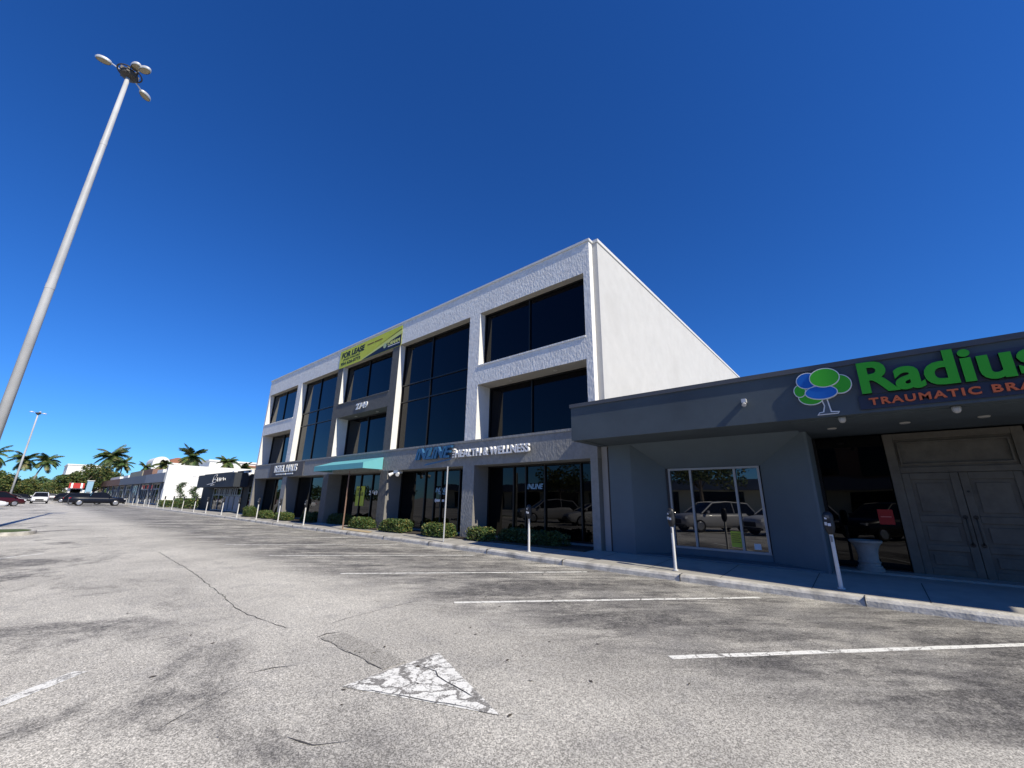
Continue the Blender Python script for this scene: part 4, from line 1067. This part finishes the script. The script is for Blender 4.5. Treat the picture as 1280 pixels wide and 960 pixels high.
def palm(x, y, h, r, seed, label, nf=24, lean=(0, 0), dm=None, rt=0.17, droop=1.0):
    rr = random.Random(seed)
    root = empty('palm_tree', (x, y, 0), label=label, cat='palm tree')
    tr = MB(); tp = (lean[0], lean[1], h-0.3)
    tr.tube([(0, 0, 0), (lean[0]*.15, lean[1]*.15, h*.35), (lean[0]*.5, lean[1]*.5, h*.7), tp], [rt*1.5, rt, rt*.85, rt*.75], 9)
    tr.build('trunk', M['palm_trunk'], root)
    fr = MB()
    for k in range(nf):
        az = 2*math.pi*k/nf*2.4 + rr.uniform(-.2, .2); el = R_(rr.uniform(-25, 75)); L = r*rr.uniform(.85, 1.1)
        p = Vector(tp)+Vector((0, 0, .1)); d = Vector((math.cos(az)*math.cos(el), math.sin(az)*math.cos(el), math.sin(el)))
        side = Vector((-math.sin(az), math.cos(az), 0)); n = 15; pr = None
        for i in range(n):
            t = i/(n-1); d = (d+Vector((0, 0, -0.115*droop))).normalized(); q = p + d*(L/n)
            up = d.cross(side).normalized()
            fr.quad(tuple(p-side*.02), tuple(p+side*.02), tuple(q+side*.02), tuple(q-side*.02))
            ll = L*0.27*math.sin(math.pi*min(1, .12+t*.9))**.6
            for s in (-1, 1):
                for j in (0.0, 0.25, 0.5, 0.75):
                    b0 = p.lerp(q, j); dirv = (side*s*0.85 + d*.5 + Vector((0, 0, -.35*droop-rr.uniform(0, .35)))).normalized()
                    e = b0 + dirv*ll; w = d*0.06
                    fr.quad(tuple(b0-w), tuple(b0+w), tuple(e+w*.3), tuple(e-w*.3))
            p = q
    fr.build('crown', [M['frond']], root)
    return root
palm(-6.4, 150, 10.0, 3.7, 1, 'coconut palm at the left edge of the picture', rt=.18)
palm(-2.2, 148, 9.3, 3.4, 2, 'coconut palm crossing the distant slim light mast', lean=(0.8, 0))
palm(0.4, 146, 9.0, 3.3, 3, 'leaning slender coconut palm between the left trees and the far canopy', lean=(1.5, 0))
palm(13.9, 158, 12.0, 4.6, 4, 'large dense palm rising behind the brown-fronted far shops', nf=48, rt=.25, droop=.9)
palm(15.6, 150, 9.6, 3.0, 5, 'lower palm just right of the large dense palm', nf=26)
palm(19.0, 140, 8.6, 2.2, 14, 'small palm in front of the white dome roofs', nf=18)
palm(17.6, 88, 8.3, 2.6, 6, 'palm rising behind the white side wall of the far shops', nf=28, droop=.8)
palm(15.3, 96, 7.0, 1.9, 7, 'low palm crown left of the palm behind the white side wall', nf=24)
palm(20.3, 78, 7.0, 2.0, 8, 'palm behind the black shop roof', nf=28)
palm(21.5, 74, 5.9, 1.8, 9, 'low palm just right of the palm behind the black shop roof', nf=22)
tree(-7.5, 140, 7.0, 5.2, 11, 'bushy dark green tree at the left edge behind the maroon van', 5200, size=.24)
tree(-3.0, 136, 5.9, 3.8, 12, 'spreading green tree left of the leaning palm', 5200, size=.22)
tree(-0.6, 142, 5.4, 3.2, 13, 'low yellowish green tree under the distant slim light mast', 3600, size=.2, lm=[M['leaf_tree'], M['leaf_yellow']])
tree(4.5, 175, 4.6, 3.5, 21, 'low tree beyond the tiny white car', 2600, size=.22)
tree(7.9, 138, 8.4, 4.2, 14, 'spreading tree left of the large dense palm', 4600, size=.22)
tree(11.2, 146, 9.8, 4.8, 15, 'broad dark tree in front of the large dense palm', 5200, size=.22)
tree(13.6, 158, 9.2, 4.4, 16, 'tree crown over the left end of the brown-fronted far shops', 4200, size=.22)
tree(24.5, 84, 7.6, 3.2, 17, 'tree crown behind the left end of the office block', 4000, size=.17)
tree(22.2, 82, 6.6, 2.4, 18, 'tree crown between the black shop roof and the office block', 3600, size=.15)
# mass of far trees closing the view
far = MB(); rf_ = random.Random(40)
def shf(q):
    x = q.uniform(-140, 90); hh = 5.5+2.2*math.sin(x*.21)+1.5*math.sin(x*.57+1); return (x, 230+q.uniform(-8, 8), hh*q.random()**.7)
lc = leaf_cloud(77, 15000, shf, 0.7, 2).build('far_tree_belt', [M['leaf_tree'], M['leaf_dark']])
tag(lc, 'far belt of trees closing the view beyond the parking lot', 'trees', kind='stuff')
# slender shrubs by the white wall
for i, (x, y, h) in enumerate([(12.9, 66, 3.0), (13.6, 62.5, 2.5)]):
    rr = random.Random(60+i); root = empty('garden_shrub', (x, y, .2), label=['taller sparse dark shrub standing against the white side wall', 'shorter sparse dark shrub nearer the black shop, against the white side wall'][i], cat='shrub')
    s_ = MB(); s_.tube([(0, 0, 0), (.05, .02, h*.5), (0, 0, h*.95)], [.05, .03, .012], 6); s_.build('stem', M['bark'], root)
    leaf_cloud(61+i, 900, lambda q: (lambda t: (.2*math.sin(7*t)+q.gauss(0, .20), .25*math.sin(9*t+1)+q.gauss(0, .24), h*(.2+.8*t)))(q.random()**.8), .09, 2).build('foliage', HD, root)
for i, (x, y, L, H_) in enumerate([(12.2, 58.5, 5.0, 1.1), (12.0, 66.0, 6.0, .8)]):
    root = empty('garden_shrub', (x, y, .2), label=['low green planting beside the black shop, in front of the white side wall', 'low dark planting along the foot of the white side wall'][i], cat='shrub')
    leaf_cloud(70+i, 2600, lambda q: (q.uniform(-.8, 1.6), q.uniform(-L/2, L/2), H_*q.random()**.7), .11, 2).build('foliage', HM, root)
    s_ = MB(); [s_.tube([(k*.3-.3, (k-2)*L/6, 0), (k*.3-.3, (k-2)*L/6+.1, H_*.6)], .02, 5) for k in range(5)]; s_.build('stems', M['bark'], root)

# ================================================================== BLACK SHOP between office and far row
bs = empty('black_shop_building', label='low black painted shop with a projecting charcoal sign box, beyond the office block', cat='shop building')
q = MB(); q.box(12.6, 36.3, .15, 26, 55.0, 3.72); q.build('wall', M['black_paint'], bs)
q = MB(); q.box(12.52, 36.28, 3.72, 26.1, 55.05, 3.84); q.build('coping', M['navy_paint'], bs)
q = MB(); q.box(11.5, 41.2, 2.40, 12.598, 52.7, 3.60); q.build('sign_box', M['navy_paint'], bs)
w = window(42.2, 50.5, .3, 2.35, 12.56, [43.9, 45.4, 47.0, 48.6], [1.7], M['glass_g'], parent=bs, fm=M['alu_light'], fr=.05)
for (a, b) in ((42.4, 43.7), (44.1, 45.2), (45.6, 46.8)):
    q = MB(); q.box(12.53, a, .35, 12.555, b, 1.62); q.build('door_panel', M['far_grey2'], bs)
q = MB()
for k in range(12): q.box(12.50, 43.2+.55*k, 1.72, 12.53, 43.22+.55*k+.3, 2.35)
q.build('louvre', mat('grey_louvre', (.14, .15, .16), .6), bs)
w = window(36.6, 40.4, .3, 2.5, 12.56, [38.5], [1.9], M['glass_g'], parent=bs, fm=M['alu_dark'], fr=.06)
for (xx, yy) in ((11.42, 41.4), (12.2, 41.1)):
    q = MB(); q.box(xx-.05, yy-.2, 3.60, xx+.22, yy+.2, 3.70); q.build('spot_lamp', M['white_sign'], bs)
sc_ = empty('shop_sign', label='white handwritten script lettering on the charcoal sign box', cat='sign')
def script(pts, r=.028):
    q = MB(); P = []
    for i in range(len(pts)-1):
        p0 = pts[max(i-1, 0)]; p1 = pts[i]; p2 = pts[i+1]; p3 = pts[min(i+2, len(pts)-1)]
        for k in range(6):
            t = k/6; f = lambda a, b, c, d: .5*((2*b)+(-a+c)*t+(2*a-5*b+4*c-d)*t*t+(-a+3*b-3*c+d)*t**3)
            P.append((11.46, f(p0[0], p1[0], p2[0], p3[0]), f(p0[1], p1[1], p2[1], p3[1])))
    P.append((11.46, *pts[-1])); q.tube(P, r, 6); q.build('stroke', M['white_sign'], sc_)
script([(48.9, 2.65), (47.6, 2.72), (47.0, 2.75), (47.7, 2.55), (46.6, 2.62)])
script([(47.3, 2.85), (47.0, 3.42), (46.2, 3.50), (46.5, 3.2), (47.0, 3.1), (46.1, 3.05), (46.4, 2.82), (47.2, 2.86)])
script([(45.9, 3.25), (45.7, 2.9), (45.3, 3.2), (45.2, 2.9), (44.9, 3.2), (44.8, 2.92), (44.5, 3.15)])
script([(44.2, 3.22), (44.0, 2.95), (43.7, 3.15), (43.5, 2.98)])

# ================================================================== FAR SHOP ROW
fr_ = empty('far_shop_row', label='low white-ended row of shops with grey and brown fascias beyond the black shop', cat='shop building')
q = MB(); q.box(12.1, 72.0, .1, 24.5, 72.4, 5.65); q.build('end_wall', M['far_white'], fr_)
q = MB(); q.box(13.3, 72.42, .1, 24, 143, 4.5); q.build('wall', M['far_white'], fr_)
for (a, b, m_) in ((72.42, 86.0, M['far_grey2']), (86.02, 113, M['far_grey']), (113.02, 143, M['far_brown'])):
    q = MB(); q.box(12.0, a, 3.35, 13.29, b, 4.62); q.build('fascia', m_, fr_)
for (a, b) in ((73, 85.5), (86.5, 96.5), (100, 112), (114, 127), (128, 142)):
    window(a, b, .3, 3.3, 13.2, [a+(b-a)*k/6 for k in range(1, 6)], [2.5], M['glass_g'], parent=fr_, fm=M['galv'], fr=.12)
for k in range(9):
    q = MB(); yy = 74.5+k*8; q.box(12.15, yy, .15, 12.4, yy+.25, 3.34); q.build('column', M['far_grey'], fr_)
for (a, b, m_) in ((73, 77.5, M['beige']), (80, 84, M['far_white']), (88, 96, M['far_brown']), (97, 110, M['beige']), (112, 118, M['far_white']), (123, 138, M['far_white'])):
    q = MB(); q.box(12.9, a, 4.63, 14.6, b, 5.75 if m_ is not M['far_white'] else 5.35); q.build('roof_screen', m_, fr_)
q = MB(); q.box(11.95, 70.8, .1, 12.05, 71.9, 2.4); q.build('gate_panel', M['far_white'], fr_)

# meter-like lamp post by white wall: thin pole with double arm
lp = empty('street_lamp', (13.9, 63.5, .2), label='thin street lamp with a short cross arm in front of the white side wall', cat='street lamp')
q = MB(); q.tube([(0, 0, 0), (0, 0, 3.7)], .05, 8); q.build('pole', M['galv'], lp)
q = MB(); q.tube([(-.5, 0, 3.65), (.5, 0, 3.65)], .035, 6); q.build('arm', M['galv'], lp)
q = MB(); q.box(-.65, -.08, 3.6, -.35, .08, 3.7); q.build('lamp_head', M['galv'], lp)

# ================================================================== DISTANT BUILDINGS
def far_building(name, x0, y0, x1, y1, h, m, label, wins=0, roof=None):
    r = empty(name, label=label, cat='building')
    q = MB(); q.box(x0, y0, 0, x1, y1, h); q.build('wall', m, r)
    q = MB(); q.box(x0-.2, y0-.2, h, x1+.2, y1+.2, h+.35); q.build('roof', roof or m, r)
    for k in range(wins):
        xx = x0+(x1-x0)*(k+.5)/wins
        q = MB(); q.box(xx-.6, y0-.05, h*.45, xx+.6, y0-.002, h*.72); q.build('window', M['glass_g'], r)
        q = MB(); q.box(x0-.05, y0+1+k*3, h*.45, x0-.002, y0+2.4+k*3, h*.72); q.build('window', M['glass_g'], r)
    return r
far_building('far_building', 7.5, 196, 16, 214, 10.6, M['far_white'], 'pale flat-roofed building peeking over the trees left of the large palm', 4)
fd = empty('far_building', label='white building with rounded roofs right of the large palm', cat='building')
q = MB(); q.box(27, 188, 0, 41, 200, 12.8); q.build('wall', M['far_white'], fd)
for k in range(3):
    q = MB(); cx = 29.3+k*4.6; n = 14
    for i in range(n):
        a0, a1 = math.pi*i/n, math.pi*(i+1)/n
        q.quad((cx+2.3*math.cos(a0), 188, 12.8+1.9*math.sin(a0)), (cx+2.3*math.cos(a1), 188, 12.8+1.9*math.sin(a1)), (cx+2.3*math.cos(a1), 200, 12.8+1.9*math.sin(a1)), (cx+2.3*math.cos(a0), 200, 12.8+1.9*math.sin(a0)))
    q.poly([(cx+2.3*math.cos(math.pi*i/n), 188, 12.8+1.9*math.sin(math.pi*i/n)) for i in range(n+1)])
    q.build('roof', [M['far_white'], M['roof_red'], M['far_white']][k], fd)
far_building('far_building', 24, 104, 36, 118, 8.6, M['far_white'], 'white building rising behind the palms over the black shop', 4)
far_building('far_building', 30, 100, 44, 103.5, 7.6, M['far_cream'], 'low cream building under a terracotta roof behind the palms, by the office block', 3, M['roof_red'])
# small coloured shops at the far end
yb = empty('yellow_kiosk', label='small yellow gabled building at the far end of the lane', cat='building')
q = MB(); q.box(4.3, 176, 0, 6.3, 180, 3.2); q.build('wall', M['yellow_wall'], yb)
q = MB(); q.poly([(4.1, 175.9, 3.2), (6.5, 175.9, 3.2), (5.3, 175.9, 5.6)]); q.quad((4.1, 175.9, 3.2), (5.3, 175.9, 5.6), (5.3, 180.1, 5.6), (4.1, 180.1, 3.2)); q.quad((5.3, 175.9, 5.6), (6.5, 175.9, 3.2), (6.5, 180.1, 3.2), (5.3, 180.1, 5.6)); q.build('roof', M['yellow_wall'], yb)
q = MB(); q.box(4.9, 175.93, 0, 5.6, 175.99, 2.1); q.build('door', M['bumper'], yb)
ra = empty('red_awning_shop', label='little shop with red and white awning behind the dark trucks', cat='shop building')
q = MB(); q.box(6.3, 134, 0, 8.5, 138, 3.5); q.build('wall', M['far_white'], ra)
q = MB(); [q.quad((6.2+k*.3, 133.95, 3.9), (6.5+k*.3, 133.95, 3.9), (6.5+k*.3, 133.2, 2.8), (6.2+k*.3, 133.2, 2.8), 1 if k in (1, 6) else 0) for k in range(8)]; q.build('awning', [M['red_paint'], M['white_sign']], ra)
q = MB(); q.box(6.6, 133.9, .5, 8.2, 133.98, 2.6); q.build('window', M['glass_g'], ra)
pbx = empty('pale_blue_kiosk', label='narrow pale blue wall at the left end of the far shops', cat='kiosk')
q = MB(); q.box(8.9, 133, 0, 9.9, 134.5, 4.4); q.build('wall', M['pale_blue'], pbx)
q = MB(); q.box(8.8, 132.9, 4.4, 10.0, 134.6, 4.55); q.build('roof', M['far_white'], pbx)
q = MB(); q.box(9.1, 132.93, 0, 9.7, 132.99, 2.1); q.build('door', M['far_grey'], pbx)

# across the lot, outside the frame: seen mirrored in the shop glass
ob = empty('opposite_shop_row', label='low pale shop row across the lot, seen mirrored in the glass', cat='shop building')
q = MB(); q.box(-42, -30, 0, -34, 70, 4.6); q.build('wall', M['far_cream'], ob)
q = MB(); q.box(-33.998, -30, 3.3, -32.8, 70, 4.6); q.build('fascia', M['far_grey'], ob)
for k in range(12):
    q = MB(); q.box(-33.98, -28+k*8, .3, -33.9, -22+k*8, 3.1); q.build('window', M['glass_g'], ob)
ob2 = empty('added_opposite_block', label='dark brown tall block added across the lot to darken the black glass by the door', cat='office building')  # unseen block, added so the door glass mirrors no bright sky
q = MB(); q.box(-56, -44, 0, -44, 9, 13.5); q.build('wall', M['far_brown'], ob2)
q = MB(); q.box(-56.3, -44.3, 13.5, -43.7, 9.3, 13.9); q.build('roof', M['roofing'], ob2)
for k in range(8):
    q = MB(); q.box(-43.99, -42+k*6.4, 5.5, -43.9, -38+k*6.4, 11.5); q.build('window', M['glass_g'], ob2)
tree(-24, 14, 7.5, 4.5, 31, 'shade tree across the lot, mirrored in the grey shop window', 3000, size=.2)
tree(-26, 34, 7.0, 4.2, 32, 'shade tree across the lot behind the light mast, out of the picture', 3000, size=.2)
tree(-22, -6, 7.0, 4.2, 33, 'shade tree across the lot, mirrored in the black glass', 3000, size=.2)
